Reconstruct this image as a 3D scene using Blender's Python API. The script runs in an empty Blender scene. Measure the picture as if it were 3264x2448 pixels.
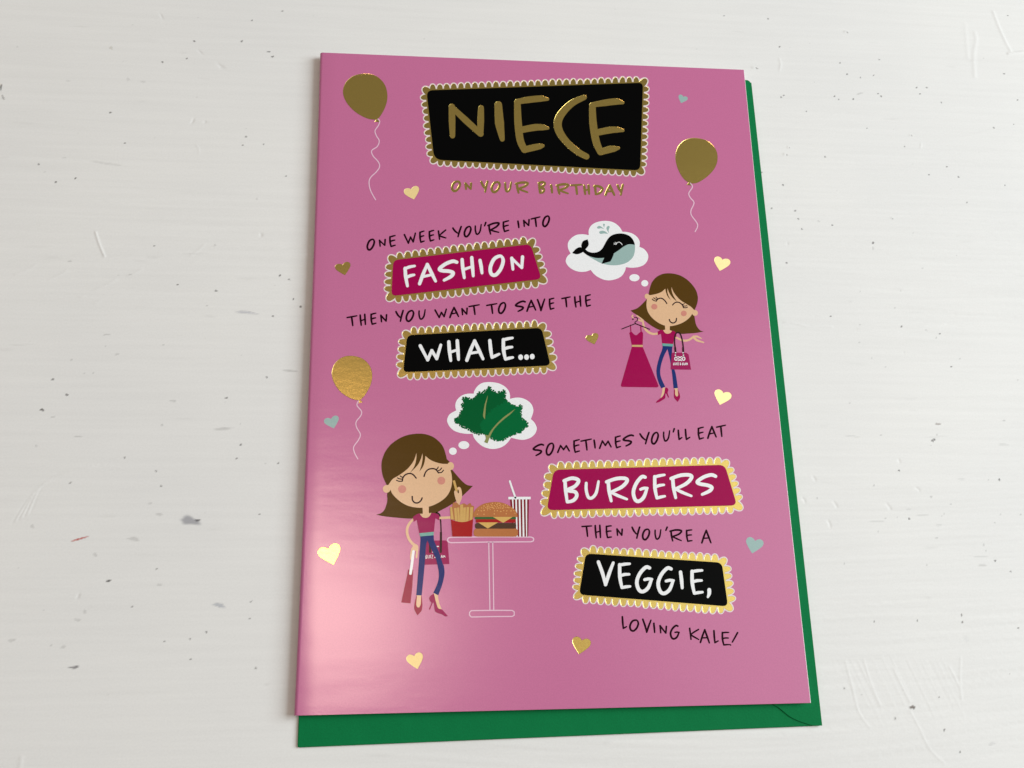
import bpy, math, random
import numpy as np
from mathutils import Vector, Matrix
from mathutils.geometry import delaunay_2d_cdt

# ------------------------------------------------------------------ camera, world, lights
S = bpy.context.scene
COL = S.collection
MM = 0.001
W, H = 3264.0, 2448.0
RV = np.array([-0.304469209, -0.102606510, -0.00732619719])
TV = np.array([9.10754755, -8.16244979, 266.578709])
FPX = 3240.19808
CW, CH = 178.0 / 1.44418615, 178.0        # card width and height in mm
ZC = 2.6                                  # top of the card's front cover above the table, mm
ZE = 0.9                                  # top of the envelope, mm


def rodrigues(r):
    t = np.linalg.norm(r); k = r / t
    K = np.array([[0, -k[2], k[1]], [k[2], 0, -k[0]], [-k[1], k[0], 0]])
    return np.eye(3) + math.sin(t) * K + (1 - math.cos(t)) * K @ K


RC = rodrigues(RV)
DG = np.diag([1., -1., -1.])
CAMP = DG @ (-RC.T @ TV) + np.array([0, 0, ZC])
ex, ey, ez = DG @ RC.T[:, 0], DG @ RC.T[:, 1], DG @ RC.T[:, 2]

cd = bpy.data.cameras.new('camera')
cam = bpy.data.objects.new('camera', cd)
COL.objects.link(cam)
S.camera = cam
M3 = np.stack([ex, -ey, -ez], 1)
cam.matrix_world = Matrix([[*M3[0], CAMP[0] * MM], [*M3[1], CAMP[1] * MM], [*M3[2], CAMP[2] * MM], [0, 0, 0, 1]])
cd.sensor_fit = 'HORIZONTAL'
cd.sensor_width = 36.0
cd.lens = 36.0 * FPX / W
cd.clip_start = 0.01
cd.clip_end = 50.0

S.view_settings.view_transform = 'Standard'
S.view_settings.look = 'None'
S.view_settings.exposure = 0.07
S.view_settings.gamma = 1.0
S.view_settings.use_curve_mapping = False

wd = bpy.data.worlds.new('World')
S.world = wd
wd.use_nodes = True
bg = wd.node_tree.nodes['Background']
bg.inputs[0].default_value = (1.0, 0.94, 0.82, 1)
bg.inputs[1].default_value = 0.20


def area(name, loc, target, sx, sy, power, color):
    l = bpy.data.lights.new(name, 'AREA')
    l.shape = 'RECTANGLE'; l.size = sx; l.size_y = sy
    l.energy = power; l.color = color
    o = bpy.data.objects.new(name, l)
    COL.objects.link(o)
    o.location = loc
    o.rotation_euler = (Vector(target) - Vector(loc)).to_track_quat('-Z', 'Y').to_euler()
    return o


# daylight window to the right, bright ceiling above right, small ceiling lamp that glares on the card
area('window_light', (1.12, 0.14, 0.82), (0, 0, 0), 0.70, 0.85, 19.8, (0.895, 0.98, 1.02))
area('ceiling_light', (0.92, 0.20, 1.75), (0.05, 0, 0), 1.0, 1.1, 3.0, (0.95, 1.0, 0.95))
area('lamp_light', (-0.19, 0.075, 1.5), (-0.05, -0.06, 0), 0.24, 0.33, 3.5, (1.0, 0.71, 0.56))

# ------------------------------------------------------------------ materials


def mat(name, col, rough=0.5, spec=0.5, metal=0.0, bumps=(), mottle=0.0, mscale=3000.0):
    m = bpy.data.materials.new(name)
    m.use_nodes = True
    nt = m.node_tree; n = nt.nodes; L = nt.links
    b = n['Principled BSDF']
    b.inputs['Base Color'].default_value = (*col, 1)
    b.inputs['Roughness'].default_value = rough
    b.inputs['Specular IOR Level'].default_value = spec
    b.inputs['Metallic'].default_value = metal
    tc = n.new('ShaderNodeTexCoord')
    if mottle:
        nz = n.new('ShaderNodeTexNoise')
        nz.inputs['Scale'].default_value = mscale; nz.inputs['Detail'].default_value = 2
        L.new(tc.outputs['Object'], nz.inputs['Vector'])
        mr = n.new('ShaderNodeMapRange')
        mr.inputs['From Min'].default_value = 0.25; mr.inputs['From Max'].default_value = 0.75
        mr.inputs['To Min'].default_value = 1 - mottle; mr.inputs['To Max'].default_value = 1 + mottle
        L.new(nz.outputs['Fac'], mr.inputs['Value'])
        hs = n.new('ShaderNodeHueSaturation')
        hs.inputs['Color'].default_value = (*col, 1)
        L.new(mr.outputs['Result'], hs.inputs['Value'])
        L.new(hs.outputs['Color'], b.inputs['Base Color'])
    prev = None
    for (scale, stretch, strength, dist) in bumps:
        mp = n.new('ShaderNodeMapping'); mp.inputs['Scale'].default_value = stretch
        L.new(tc.outputs['Object'], mp.inputs['Vector'])
        nz = n.new('ShaderNodeTexNoise'); nz.inputs['Scale'].default_value = scale
        nz.inputs['Detail'].default_value = 3
        L.new(mp.outputs['Vector'], nz.inputs['Vector'])
        bp = n.new('ShaderNodeBump')
        bp.inputs['Strength'].default_value = strength; bp.inputs['Distance'].default_value = dist
        L.new(nz.outputs['Fac'], bp.inputs['Height'])
        if prev: L.new(prev.outputs['Normal'], bp.inputs['Normal'])
        prev = bp
    if prev: L.new(prev.outputs['Normal'], b.inputs['Normal'])
    return m


PAPER = ((90, (0.35, 1.5, 1), 1.0, 0.00006), (1500, (1, 1, 1), 1.0, 0.000006))
FOILB = ((160, (0.6, 1.2, 1), 1.0, 0.00003), (1100, (1, 1, 1), 1.0, 0.000012))


def ink(name, col, spec=0.5, rough=0.21):
    return mat('ink_' + name, col, rough, spec * 1.5, 0.0, PAPER, 0.05)


M = dict(
    pink=ink('pink', (0.555, 0.152, 0.318)),
    white=ink('white', (0.86, 0.87, 0.89)),
    outline=ink('outline_white', (0.80, 0.70, 0.70)),
    pinkwhite=ink('pink_white', (0.78, 0.52, 0.66)),
    black=ink('black', (0.002, 0.002, 0.002), 0.03),
    text=ink('maroon_black', (0.018, 0.002, 0.007), 0.04),
    magenta=ink('magenta', (0.34, 0.001, 0.074), 0.10),
    blouse=ink('raspberry', (0.33, 0.005, 0.090), 0.2),
    crimson=ink('crimson', (0.32, 0.006, 0.050), 0.2),
    brown=ink('hair_brown', (0.088, 0.042, 0.005), 0.10),
    skin=ink('skin', (0.74, 0.465, 0.27)),
    cheek=ink('cheek', (0.62, 0.235, 0.18)),
    blue=ink('denim_blue', (0.007, 0.024, 0.150), 0.16),
    teal=ink('pale_teal', (0.31, 0.46, 0.44)),
    belt=ink('turquoise', (0.12, 0.37, 0.33)),
    dark=ink('dark_maroon', (0.020, 0.003, 0.006), 0.2),
    kale=ink('kale_green', (0.0008, 0.098, 0.026), 0.06),
    kale2=ink('kale_light_green', (0.0008, 0.128, 0.036), 0.06),
    rib=ink('leaf_rib', (0.24, 0.27, 0.085)),
    fry=ink('fry_yellow', (0.60, 0.36, 0.095)),
    frybrown=ink('fry_brown', (0.42, 0.14, 0.035)),
    red=ink('red', (0.38, 0.010, 0.012), 0.15),
    stripe=ink('stripe_red', (0.21, 0.006, 0.014), 0.15),
    bun=ink('bun_orange', (0.45, 0.145, 0.032)),
    seed=ink('sesame', (0.72, 0.36, 0.11)),
    patty=ink('patty_brown', (0.065, 0.026, 0.010), 0.3),
    lettuce=ink('lettuce_green', (0.025, 0.115, 0.025), 0.3),
    cheese=ink('cheese_yellow', (0.66, 0.40, 0.10)),
    dresstie=ink('dress_belt', (0.60, 0.40, 0.17)),
    gold=mat('gold_foil', (0.79, 0.585, 0.17), 0.23, 0.5, 1.0, FOILB, 0.05),
    palegold=mat('pale_gold_foil', (0.98, 0.80, 0.40), 0.55, 0.5, 0.75, FOILB, 0.05),
    paper=mat('white_card_stock', (0.82, 0.80, 0.78), 0.7, 0.3, 0, ((1500, (1, 1, 1), 1.0, 0.00001),), 0.03),
    green=mat('green_envelope_paper', (0.001, 0.168, 0.050), 0.7, 0.10, 0, ((60, (1, 1, 1), 1.0, 0.0005), (1800, (1, 1, 1), 1.0, 0.00003)), 0.10),
)

# ------------------------------------------------------------------ tracing helpers (photo measurements -> real card plane, mm)
TILE = dict(A=(960, 140, 2.765), B=(1700, 140, 2.765), C=(960, 640, 2.765), D=(1700, 640, 2.765),
            E=(920, 1200, 2.765), F=(1680, 1260, 2.765), G=(920, 1800, 2.765), H=(1840, 1800, 2.765),
            W=(1790, 690, 7.3733), R1=(1990, 860, 7.9), B1=(1960, 990, 5.53125), K=(1410, 1205, 6.9125),
            R2=(1190, 1370, 5.529), U=(1410, 1510, 6.9125), B2=(1260, 1620, 9.2167), L2=(1240, 1780, 8.296),
            T1=(0, 0, 2.304), T2=(0, 720, 2.304), T3=(0, 1440, 2.304), T4=(2300, 0, 2.2946), T5=(2500, 700, 2.895),
            T6=(2500, 1300, 2.895), T7=(2400, 1800, 2.56), T8=(0, 1800, 2.212), S=(0, 0, 1.0))


def tl(tile, pts):
    x0, y0, s = TILE[tile]
    return [(x0 + p[0] / s, y0 + p[1] / s) + tuple(p[2:]) for p in pts]


def plane(src, z):
    """photo position (px) -> millimetres on the horizontal plane at height z (mm)"""
    a = np.asarray([q[:2] for q in src], float)
    d = np.c_[(a[:, 0] - W / 2) / FPX, (a[:, 1] - H / 2) / FPX, np.ones(len(a))] @ RC
    d = d @ DG
    s = (z - CAMP[2]) / d[:, 2]
    return CAMP[None, :2] + d[:, :2] * s[:, None]


def card(src):
    return plane(src, ZC)


def spline(pts, closed=False, n=6):
    """Catmull-Rom through pts; a third element marks a sharp corner"""
    P = [np.array(p[:2], float) for p in pts]
    sh = [len(p) > 2 for p in pts]
    N = len(P); out = []
    segs = N if closed else N - 1
    for i in range(segs):
        j = (i + 1) % N
        a, b = P[i], P[j]
        if sh[i] or (not closed and i == 0): p0 = a - (b - a) * 0.35
        else: p0 = P[i - 1]
        if sh[j] or (not closed and j == N - 1): p3 = b + (b - a) * 0.35
        else: p3 = P[(j + 1) % N]
        m0, m1 = (b - p0) / 2, (p3 - a) / 2
        for k in range(n):
            t = k / n
            out.append(a * (2 * t**3 - 3 * t**2 + 1) + m0 * (t**3 - 2 * t**2 + t) + b * (-2 * t**3 + 3 * t**2) + m1 * (t**3 - t**2))
    if not closed: out.append(P[-1])
    return [tuple(p) for p in out]


def ccw(p):
    p = np.asarray(p)
    a = np.sum(p[:, 0] * np.roll(p[:, 1], -1) - np.roll(p[:, 0], -1) * p[:, 1])
    return p if a > 0 else p[::-1]


def blob(tile, pts, n=6):
    return [card(spline(tl(tile, pts), True, n))]


def poly(tile, pts):
    return [card(tl(tile, pts))]


def ell(tile, cx, cy, rx, ry=None, rot=0, n=28):
    ry = ry or rx
    c, s = math.cos(math.radians(rot)), math.sin(math.radians(rot))
    q = []
    for k in range(n):
        u, v = rx * math.cos(2 * math.pi * k / n), ry * math.sin(2 * math.pi * k / n)
        q.append((cx + u * c - v * s, cy + u * s + v * c))
    return [card(tl(tile, q))]


def stroke(tile, pts, w, smooth=True, n=5, closed=False, tip=None):
    """brush stroke as convex pieces; w one width or a list of widths, in tile px"""
    src = tl(tile, pts); sc = TILE[tile][2]
    ws = list(w) if isinstance(w, (list, tuple)) else [w] * len(src)
    if smooth and len(src) > 2:
        q = spline(src, closed, n)
        xs = np.arange(len(q)) / n
        wi = np.interp(xs, np.arange(len(ws) + (1 if closed else 0)), ws + ([ws[0]] if closed else []))
    else:
        q = [p[:2] for p in src]; wi = np.array(ws, float)
        if closed: q = q + [q[0]]; wi = np.r_[wi, wi[0]]
    if smooth and closed: q = q + [q[0]]; wi = np.r_[wi, wi[0]]
    q = np.array(q); wi = wi / sc / 2
    out = []
    for i, (p, r) in enumerate(zip(q, wi)):
        a = np.arange(10) / 10 * 2 * math.pi + 0.17 * i
        out.append(card(np.c_[p[0] + r * np.cos(a), p[1] + r * np.sin(a)]))
        if i:
            d = p - q[i - 1]; l = np.hypot(*d)
            if l < 1e-6: continue
            nn = np.array([-d[1], d[0]]) / l
            out.append(card([q[i - 1] + nn * wi[i - 1], p + nn * r, p - nn * r, q[i - 1] - nn * wi[i - 1]]))
    return out


def round_poly(src, r, n=6):
    """straight-sided outline with rounded corners, in photo px"""
    P = [np.array(p[:2], float) for p in src]; out = []
    rs = r if isinstance(r, (list, tuple)) else [r] * len(P)
    for i, p in enumerate(P):
        a = P[i - 1] - p; b = P[(i + 1) % len(P)] - p
        a, b = a / np.hypot(*a), b / np.hypot(*b)
        s, e = p + a * rs[i], p + b * rs[i]
        for k in range(n + 1):
            t = k / n
            out.append(tuple(s * (1 - t)**2 + 2 * p * t * (1 - t) + e * t * t))
    return out


def union(polys):
    """triangulated union of overlapping outlines -> (verts, tris, boundary loops as directed edges)"""
    vs, fs, off = [], [], 0
    rnd = random.Random(7)
    for p in polys:
        p = ccw(p)
        vs += [Vector((x + rnd.uniform(-1e-4, 1e-4), y + rnd.uniform(-1e-4, 1e-4))) for x, y in p]
        fs.append(list(range(off, off + len(p)))); off += len(p)
    v, e, f, ov, oe, of = delaunay_2d_cdt(vs, [], fs, 0, 1e-6)
    tris = [tuple(t) for t, o in zip(f, of) if len(o)]
    v = np.array([(a[0], a[1]) for a in v])
    return v, tris


def mesh_obj(name, verts, faces, mats, parent=None, midx=None, smooth=False, loc=(0, 0, 0)):
    me = bpy.data.meshes.new(name)
    me.from_pydata([tuple(np.array(v) * MM) for v in verts], [], faces)
    for m in (mats if isinstance(mats, (list, tuple)) else [mats]): me.materials.append(m)
    if midx is not None: me.polygons.foreach_set('material_index', midx)
    if smooth: me.polygons.foreach_set('use_smooth', [True] * len(me.polygons))
    me.update()
    o = bpy.data.objects.new(name, me)
    COL.objects.link(o)
    if parent is not None: o.parent = parent
    return o


BASE = None


def print_part(name, polys, m, parent, layer, emboss=0.0, label=None):
    """one printed or foiled piece: a flat film on the cover, stamped foil with a bevelled pressed-in rim"""
    v, tris = union(polys)
    z = ZC - ZE + 0.012 * layer
    used = sorted({i for t in tris for i in t})
    mp = {k: i for i, k in enumerate(used)}
    V = [(v[k][0], v[k][1], z) for k in used]
    F = [tuple(mp[i] for i in t) for t in tris]
    if emboss:
        cnt = {}
        for t in F:
            for a, b in zip(t, t[1:] + t[:1]): cnt[(a, b)] = 1
        bd = [(a, b) for (a, b) in cnt if (b, a) not in cnt]
        nrm = {}
        for a, b in bd:
            d = np.array(V[b][:2]) - np.array(V[a][:2]); l = np.hypot(*d) + 1e-9
            nn = np.array([d[1], -d[0]]) / l
            for q in (a, b): nrm[q] = nrm.get(q, 0) + nn
        low = {}
        for q, nn in nrm.items():
            nn = nn / (np.hypot(*nn) + 1e-9)
            low[q] = len(V)
            V.append((V[q][0] + nn[0] * emboss * 1.1, V[q][1] + nn[1] * emboss * 1.1, z + emboss * 0.42))
        for a, b in bd: F.append((b, a, low[a], low[b]))
    o = mesh_obj(name, V, F, m, parent)
    if label: o['label'] = label
    return o


# ------------------------------------------------------------------ table (painted wood, modelled relief, stains and painted-in bump shade)
rng = np.random.default_rng(11)
STEP = 0.26
X0, X1, Y0, Y1 = -168.0, 174.0, -122.0, 138.0
nx, ny = int((X1 - X0) / STEP), int((Y1 - Y0) / STEP)
gx = np.linspace(X0, X1, nx); gy = np.linspace(Y0, Y1, ny)
GX, GY = np.meshgrid(gx, gy)
fx = np.fft.fftfreq(nx, STEP)[None, :]; fy = np.fft.fftfreq(ny, STEP)[:, None]


def aniso(lx, ly, seed):
    n = np.random.default_rng(seed).standard_normal((ny, nx))
    k = np.exp(-0.5 * ((fx * lx * 2 * math.pi)**2 + (fy * ly * 2 * math.pi)**2))
    r = np.fft.ifft2(np.fft.fft2(n) * k).real
    return r / r.std()


# warp rows so that the strokes wander
warp = aniso(70, 25, 1) * 5.0
iy = np.clip(((GY + warp - Y0) / STEP).astype(int), 0, ny - 1)
ix = np.broadcast_to(np.arange(nx)[None, :], iy.shape)
brush = aniso(16, 0.38, 2)[iy, ix] * 0.015 + aniso(7, 0.30, 3)[iy, ix] * 0.009 + aniso(30, 1.3, 4)[iy, ix] * 0.024
amt = np.clip(0.48 + 0.38 * aniso(40, 25, 5) + 0.45 * np.clip((GX - 10) / 120, -1, 1) - 0.3 * np.clip((GY - 40) / 60, 0, 1), 0.06, 1.5)
Z = brush * amt + aniso(9, 5, 6) * 0.020 + aniso(1.4, 0.9, 8) * 0.0016
STAIN_SHADE = np.zeros((ny, nx)); SCOL = np.zeros((ny, nx, 3))


def window(cx, cy, r):
    i0, i1 = int((cx - r - X0) / STEP), int((cx + r - X0) / STEP) + 2
    j0, j1 = int((cy - r - Y0) / STEP), int((cy + r - Y0) / STEP) + 2
    return slice(max(j0, 0), max(j1, 0)), slice(max(i0, 0), max(i1, 0))


def mark(tile, x, y, rx, ry=None, rot=0, col=(0.03, 0.025, 0.02), a=0.9, dz=0.0, ragged=0.35):
    s = TILE[tile][2]; ry = ry or rx
    c = plane(tl(tile, [(x, y)]), 0)[0]
    k = 1 / s / 11.2                                 # about 11.2 photo px per mm on the table
    rx, ry = max(rx * k * 0.9, 0.21), max(ry * k * 0.9, 0.19)
    if a < 0.7:
        a *= 0.66; rx *= 0.88; ry *= 0.88
    w = window(c[0], c[1], max(rx, ry) * 2 + 1)
    if GX[w].size == 0: return
    t = math.radians(-rot)
    u = ((GX[w] - c[0]) * math.cos(t) + (GY[w] - c[1]) * math.sin(t)) / rx
    v = (-(GX[w] - c[0]) * math.sin(t) + (GY[w] - c[1]) * math.cos(t)) / ry
    th = np.arctan2(v, u); ph = rng.uniform(0, 6.3, 3)
    rr = np.hypot(u, v) * (1 + ragged * (0.5 * np.sin(2 * th + ph[0]) + 0.35 * np.sin(3 * th + ph[1]) + 0.3 * np.sin(5 * th + ph[2])))
    al = np.clip((1.25 - rr) / 0.5, 0, 1) * a
    b = al > STAIN_SHADE[w]
    STAIN_SHADE[w] = np.where(b, al, STAIN_SHADE[w])
    SCOL[w] = np.where(b[..., None], np.array(col), SCOL[w])
    if dz: Z[w] += dz * np.exp(-rr**2 * 1.2)


def ridge(tile, pts, wid, hgt):
    """thin raised (or cut) line in the paint"""
    q = plane(spline(tl(tile, pts), False, 14), 0)
    for i in range(len(q) - 1):
        m = (q[i] + q[i + 1]) / 2; l = np.hypot(*(q[i + 1] - q[i])); w = window(m[0], m[1], l / 2 + wid * 4)
        if GX[w].size == 0: continue
        d = (q[i + 1] - q[i]) / (l + 1e-9)
        u = np.clip((GX[w] - q[i][0]) * d[0] + (GY[w] - q[i][1]) * d[1], 0, l)
        r = np.hypot(GX[w] - q[i][0] - u * d[0], GY[w] - q[i][1] - u * d[1])
        e = hgt * np.exp(-(r / wid)**2)
        ZR[w] = np.where(np.abs(e) > np.abs(ZR[w]), e, ZR[w])


ZR = np.zeros((ny, nx))
G1, G2 = (0.33, 0.32, 0.31), (0.50, 0.49, 0.48)
for (x, y, rx, ry) in [(1427, 303, 10, 5), (1193, 455, 9, 6), (1372, 430, 6, 4), (1975, 379, 14, 4), (1775, 303, 4, 9), (810, 827, 7, 5),
                       (285, 1207, 6, 5), (410, 1336, 7, 6), (554, 1310, 6, 5), (1805, 1003, 4, 3), (1935, 1060, 6, 5), (1782, 1067, 3, 3),
                       (2075, 80, 5, 5), (1850, 150, 3, 3), (2000, 415, 12, 2), (917, 1053, 6, 4), (2100, 1293, 3, 3)]:
    mark('T1', x, y, rx, ry)
for (x, y, rx, ry) in [(470, 1160, 18, 4), (500, 592, 18, 5), (330, 1262, 6, 6), (128, 343, 5, 5), (942, 583, 14, 12), (1050, 600, 20, 9), (1885, 1460, 7, 10)]:
    mark('T1', x, y, rx, ry, 0, G2, 0.55)
mark('T1', 815, 352, 18, 12, 20, (0.42, 0.39, 0.30), 0.6)
mark('T1', 780, 1200, 105, 9, 8, G2, 0.5)
mark('T1', 6, 640, 7, 26, 0, (0.10, 0.09, 0.08), 0.8); mark('T1', 22, 715, 6, 22, -20, G1, 0.8)
for (x, y, rx, ry, rot) in [(1622, 487, 46, 14, 45), (1415, 888, 30, 9, 105), (1505, 898, 14, 10, 0), (1470, 383, 30, 7, 45), (1185, 118, 28, 7, 60)]:
    mark('T1', x, y, rx, ry, rot, G2, 0.12, -0.13)
ridge('T1', [(1440, 1060), (1462, 1100), (1460, 1130)], 0.18, 0.05)
for (x, y, rx, ry) in [(1305, 433, 5, 5), (1585, 477, 8, 8), (2005, 662, 6, 6), (2123, 394, 5, 4), (2055, 365, 5, 8), (386, 1127, 9, 5),
                       (493, 1241, 12, 6), (307, 1351, 15, 7), (1664, 1263, 10, 4), (1767, 1607, 6, 5), (2155, 538, 4, 4), (1960, 1113, 4, 3), (1130, 146, 4, 4), (2208, 594, 5, 7)]:
    mark('T2', x, y, rx, ry)
for (x, y, rx, ry, rot) in [(513, 260, 16, 5, 0), (780, 800, 20, 6, -5), (860, 942, 18, 6, 0), (1270, 1284, 26, 7, 0), (1640, 1490, 78, 8, -2), (525, 983, 7, 6, 0),
                            (620, 1082, 6, 5, 0), (685, 1080, 8, 6, 0), (390, 1403, 13, 5, 0), (265, 1615, 7, 9, 0), (1190, 1462, 10, 9, 0), (1198, 875, 8, 6, 0),
                            (1520, 586, 5, 5, 0), (1578, 142, 10, 7, 0), (2130, 1065, 70, 5, 4), (575, 1545, 30, 5, 0), (955, 358, 12, 4, 10)]:
    mark('T2', x, y, rx, ry, rot, G1, 0.6)
mark('T2', 1810, 635, 60, 10, 8, (0.50, 0.50, 0.54), 0.75)
mark('T2', 1918, 68, 11, 20, 10, G2, 0.25, -0.13)
ridge('T2', [(702, 45), (718, 100), (738, 155), (768, 225)], 0.22, 0.16)
for (a, b) in [((360, 395), (490, 330)), ((700, 470), (850, 395)), ((940, 365), (1040, 320)), ((580, 520), (620, 515)), ((110, 360), (260, 290)), ((690, 565), (730, 555)), ((1400, 215), (1500, 140))]:
    ridge('T2', [a, ((a[0] + b[0]) / 2, (a[1] + b[1]) / 2 + 6), b], 0.3, 0.05)
mark('T3', 1395, 508, 68, 23, 4, (0.30, 0.30, 0.33), 0.8); mark('T3', 1448, 503, 24, 7, -10, (0.10, 0.10, 0.11), 0.9)
mark('T3', 585, 640, 58, 4, -16, (0.55, 0.10, 0.09), 0.95, 0, 0.1)
mark('T3', 795, 950, 14, 8, 0, (0.05, 0.045, 0.04), 0.9); mark('T3', 575, 1060, 10, 18, 15, G2, 0.25, -0.13)
mark('T3', 1610, 1127, 32, 14, 10, (0.42, 0.44, 0.48), 0.75); mark('T3', 545, 1582, 34, 7, -8, (0.13, 0.12, 0.13), 0.8)
for (x, y, rx, ry) in [(697, 757, 15, 12), (622, 1175, 13, 13), (1103, 378, 11, 10), (465, 1433, 20, 8), (375, 1422, 10, 5), (235, 548, 12, 14), (85, 1385, 28, 8), (980, 640, 40, 14), (1170, 978, 16, 8), (570, 1235, 22, 8), (1170, 460, 22, 10), (1950, 84, 8, 4)]:
    mark('T3', x, y, rx, ry, 0, G1, 0.5, -0.02)
for (x, y, r) in [(1877, 1591, 8), (1207, 1395, 6), (1145, 143, 5), (1183, 252, 5), (515, 228, 7), (1515, 1323, 6), (1738, 48, 5), (2045, 84, 7), (972, 1138, 6), (1150, 862, 6), (1843, 1100, 5), (917, 44, 6), (1905, 460, 5), (1835, 1227, 6), (1400, 1523, 5), (1395, 1376, 5)]:
    mark('T3', x, y, r, r * 0.8, 0, (0.12, 0.11, 0.10), 0.75)
for o_ in range(7):
    ridge('T3', [(90 + o_ * 22, 520 - o_ * 12), (250 + o_ * 15, 300 - o_ * 14), (520 + o_ * 10, 150 - o_ * 4), (860, 40 + o_ * 14)], 0.28, 0.035 * (1 if o_ % 2 else -0.8))
for (x, y, r) in [(1152, 436, 7), (1111, 552, 4), (865, 461, 4), (1426, 640, 5), (1500, 641, 8), (1145, 685, 5), (1165, 705, 5), (1450, 687, 4), (1607, 751, 6), (620, 816, 4),
                  (758, 1147, 5), (2092, 115, 6), (2164, 733, 6), (1515, 1277, 4), (1733, 1293, 4), (2072, 1357, 5), (538, 1542, 8), (368, 1524, 7), (560, 1600, 6), (1793, 1481, 5),
                  (1650, 1218, 5), (340, 137, 5), (435, 710, 5), (455, 698, 4), (825, 705, 4), (1990, 935, 4), (2138, 909, 4), (20, 115, 4), (425, 343, 5), (1016, 568, 3), (918, 543, 4), (1339, 1072, 4), (1062, 937, 4), (962, 725, 4), (856, 728, 4), (2066, 541, 4), (293, 1262, 4), (450, 1352, 4)]:
    mark('T4', x, y, r, r * 0.8, 0, (0.03, 0.025, 0.02), 0.9)
mark('T4', 1010, 685, 30, 8, -22, G1, 0.6)
for (x, y, rx, ry, rot) in [(905, 232, 18, 13, 0), (235, 495, 27, 10, 5), (462, 1127, 20, 11, 0), (487, 1076, 10, 9, 0), (1380, 988, 13, 7, 10), (1246, 1595, 8, 10, 0)]:
    mark('T4', x, y, rx, ry, rot, (0.6, 0.59, 0.57), 0.1, 0.16)
    mark('T4', x + rx * 0.75, y + ry * 0.4, rx * 0.4, ry * 0.5, 30, (0.10, 0.08, 0.07), 0.75)  # shaded lower-right side of each bump, put in as dark colour
ridge('T4', [(2095, 393), (2150, 388), (2216, 378)], 0.35, 0.20)
ridge('T4', [(1985, 85), (2030, 200), (2075, 300), (2115, 375)], 0.45, 0.09)
ridge('T4', [(1850, 240), (1862, 290), (1845, 400), (1850, 560)], 0.6, 0.07)
ridge('T4', [(1780, 180), (1790, 300), (1800, 420)], 0.6, 0.04)
ridge('T4', [(422, 430), (432, 470), (425, 515)], 0.3, 0.07)
ridge('T4', [(1460, 1050), (1456, 1080)], 0.25, 0.07)
ridge('T4', [(640, 995), (1000, 985), (1400, 1000), (1700, 1010), (2000, 950), (2212, 925)], 0.35, 0.03)
for (x, y, rx, ry) in [(820, 215, 12, 10), (1435, 1054, 8, 8), (1541, 1358, 9, 5), (20, 400, 10, 6), (163, 87, 6, 5), (1080, 987, 5, 4), (442, 50, 5, 4), (428, 893, 4, 4)]:
    mark('T5', x, y, rx, ry)
for (x, y, rx, ry) in [(1078, 655, 8, 10), (1400, 1090, 9, 8), (698, 968, 7, 5), (692, 1134, 6, 5), (1022, 815, 9, 8), (700, 662, 8, 6), (1275, 450, 6, 5), (1620, 1282, 9, 5), (1310, 1022, 14, 4), (2155, 1482, 10, 5), (808, 1277, 5, 4), (1188, 123, 4, 4), (1590, 328, 5, 4), (320, 15, 16, 3), (818, 265, 4, 18)]:
    mark('T5', x, y, rx, ry, 0, G1, 0.6)
mark('T5', 30, 222, 12, 18, 30, G2, 0.2, -0.1); mark('T5', 1105, 1225, 14, 10, 30, G2, 0.15, -0.08)
ridge('T5', [(0, 948), (90, 955), (210, 985), (300, 985), (440, 990)], 0.25, 0.10)
ridge('T5', [(680, 1010), (800, 1000), (1100, 985), (1480, 962)], 0.25, 0.09)
ridge('T5', [(300, 895), (600, 880), (900, 880), (1200, 855)], 0.22, 0.05)
ridge('T5', [(490, 1078), (800, 1070), (1050, 1040)], 0.22, 0.045)
mark('T6', 1417, 149, 22, 9, 0, (0.22, 0.15, 0.13), 0.85); mark('T6', 1366, 303, 12, 9, 0, (0.03, 0.02, 0.02)); mark('T6', 1384, 292, 12, 8, 0, (0.06, 0.05, 0.05))
for (x, y, rx, ry) in [(1057, 577, 11, 7), (1945, 1410, 9, 9), (1985, 662, 7, 12), (1153, 1024, 7, 6)]:
    mark('T6', x, y, rx, ry)
for (x, y, rx, ry) in [(1408, 250, 9, 7), (1408, 1202, 17, 7), (1840, 1265, 5, 10), (2025, 118, 14, 8), (891, 252, 5, 5), (1475, 978, 6, 6), (1355, 820, 15, 10), (1885, 663, 5, 5), (1537, 890, 7, 9), (1945, 1062, 7, 6), (935, 1020, 5, 6), (1045, 1013, 5, 5), (1862, 1320, 4, 4), (2182, 983, 4, 5), (825, 717, 11, 5), (302, 832, 5, 5), (1315, 1448, 8, 6), (550, 1437, 7, 4), (2085, 1508, 8, 6), (865, 1143, 5, 4)]:
    mark('T6', x, y, rx, ry, 0, G1, 0.65)
for (x, y, rx, ry) in [(2018, 338, 68, 8), (1830, 1450, 42, 8), (1630, 660, 40, 7), (1280, 990, 70, 7), (870, 1047, 62, 6), (1150, 932, 34, 6), (620, 262, 60, 5), (1425, 1083, 30, 5), (1800, 1372, 80, 6)]:
    mark('T6', x, y, rx, ry, 1, (0.55, 0.55, 0.54), 0.55)
for (a, b) in [((455, 870), (485, 915)), ((945, 890), (980, 935)), ((1215, 740), (1245, 762)), ((170, 835), (190, 870)), ((405, 1045), (425, 1095)), ((265, 640), (285, 670)), ((1055, 480), (1062, 500))]:
    ridge('T6', [a, ((a[0] + b[0]) / 2 + 4, (a[1] + b[1]) / 2), b], 0.28, -0.10)
mark('T7', 1302, 1163, 20, 14, 0, (0.16, 0.13, 0.11), 0.9); mark('T7', 1312, 1168, 9, 8, 0, (0.03, 0.025, 0.02))
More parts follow.
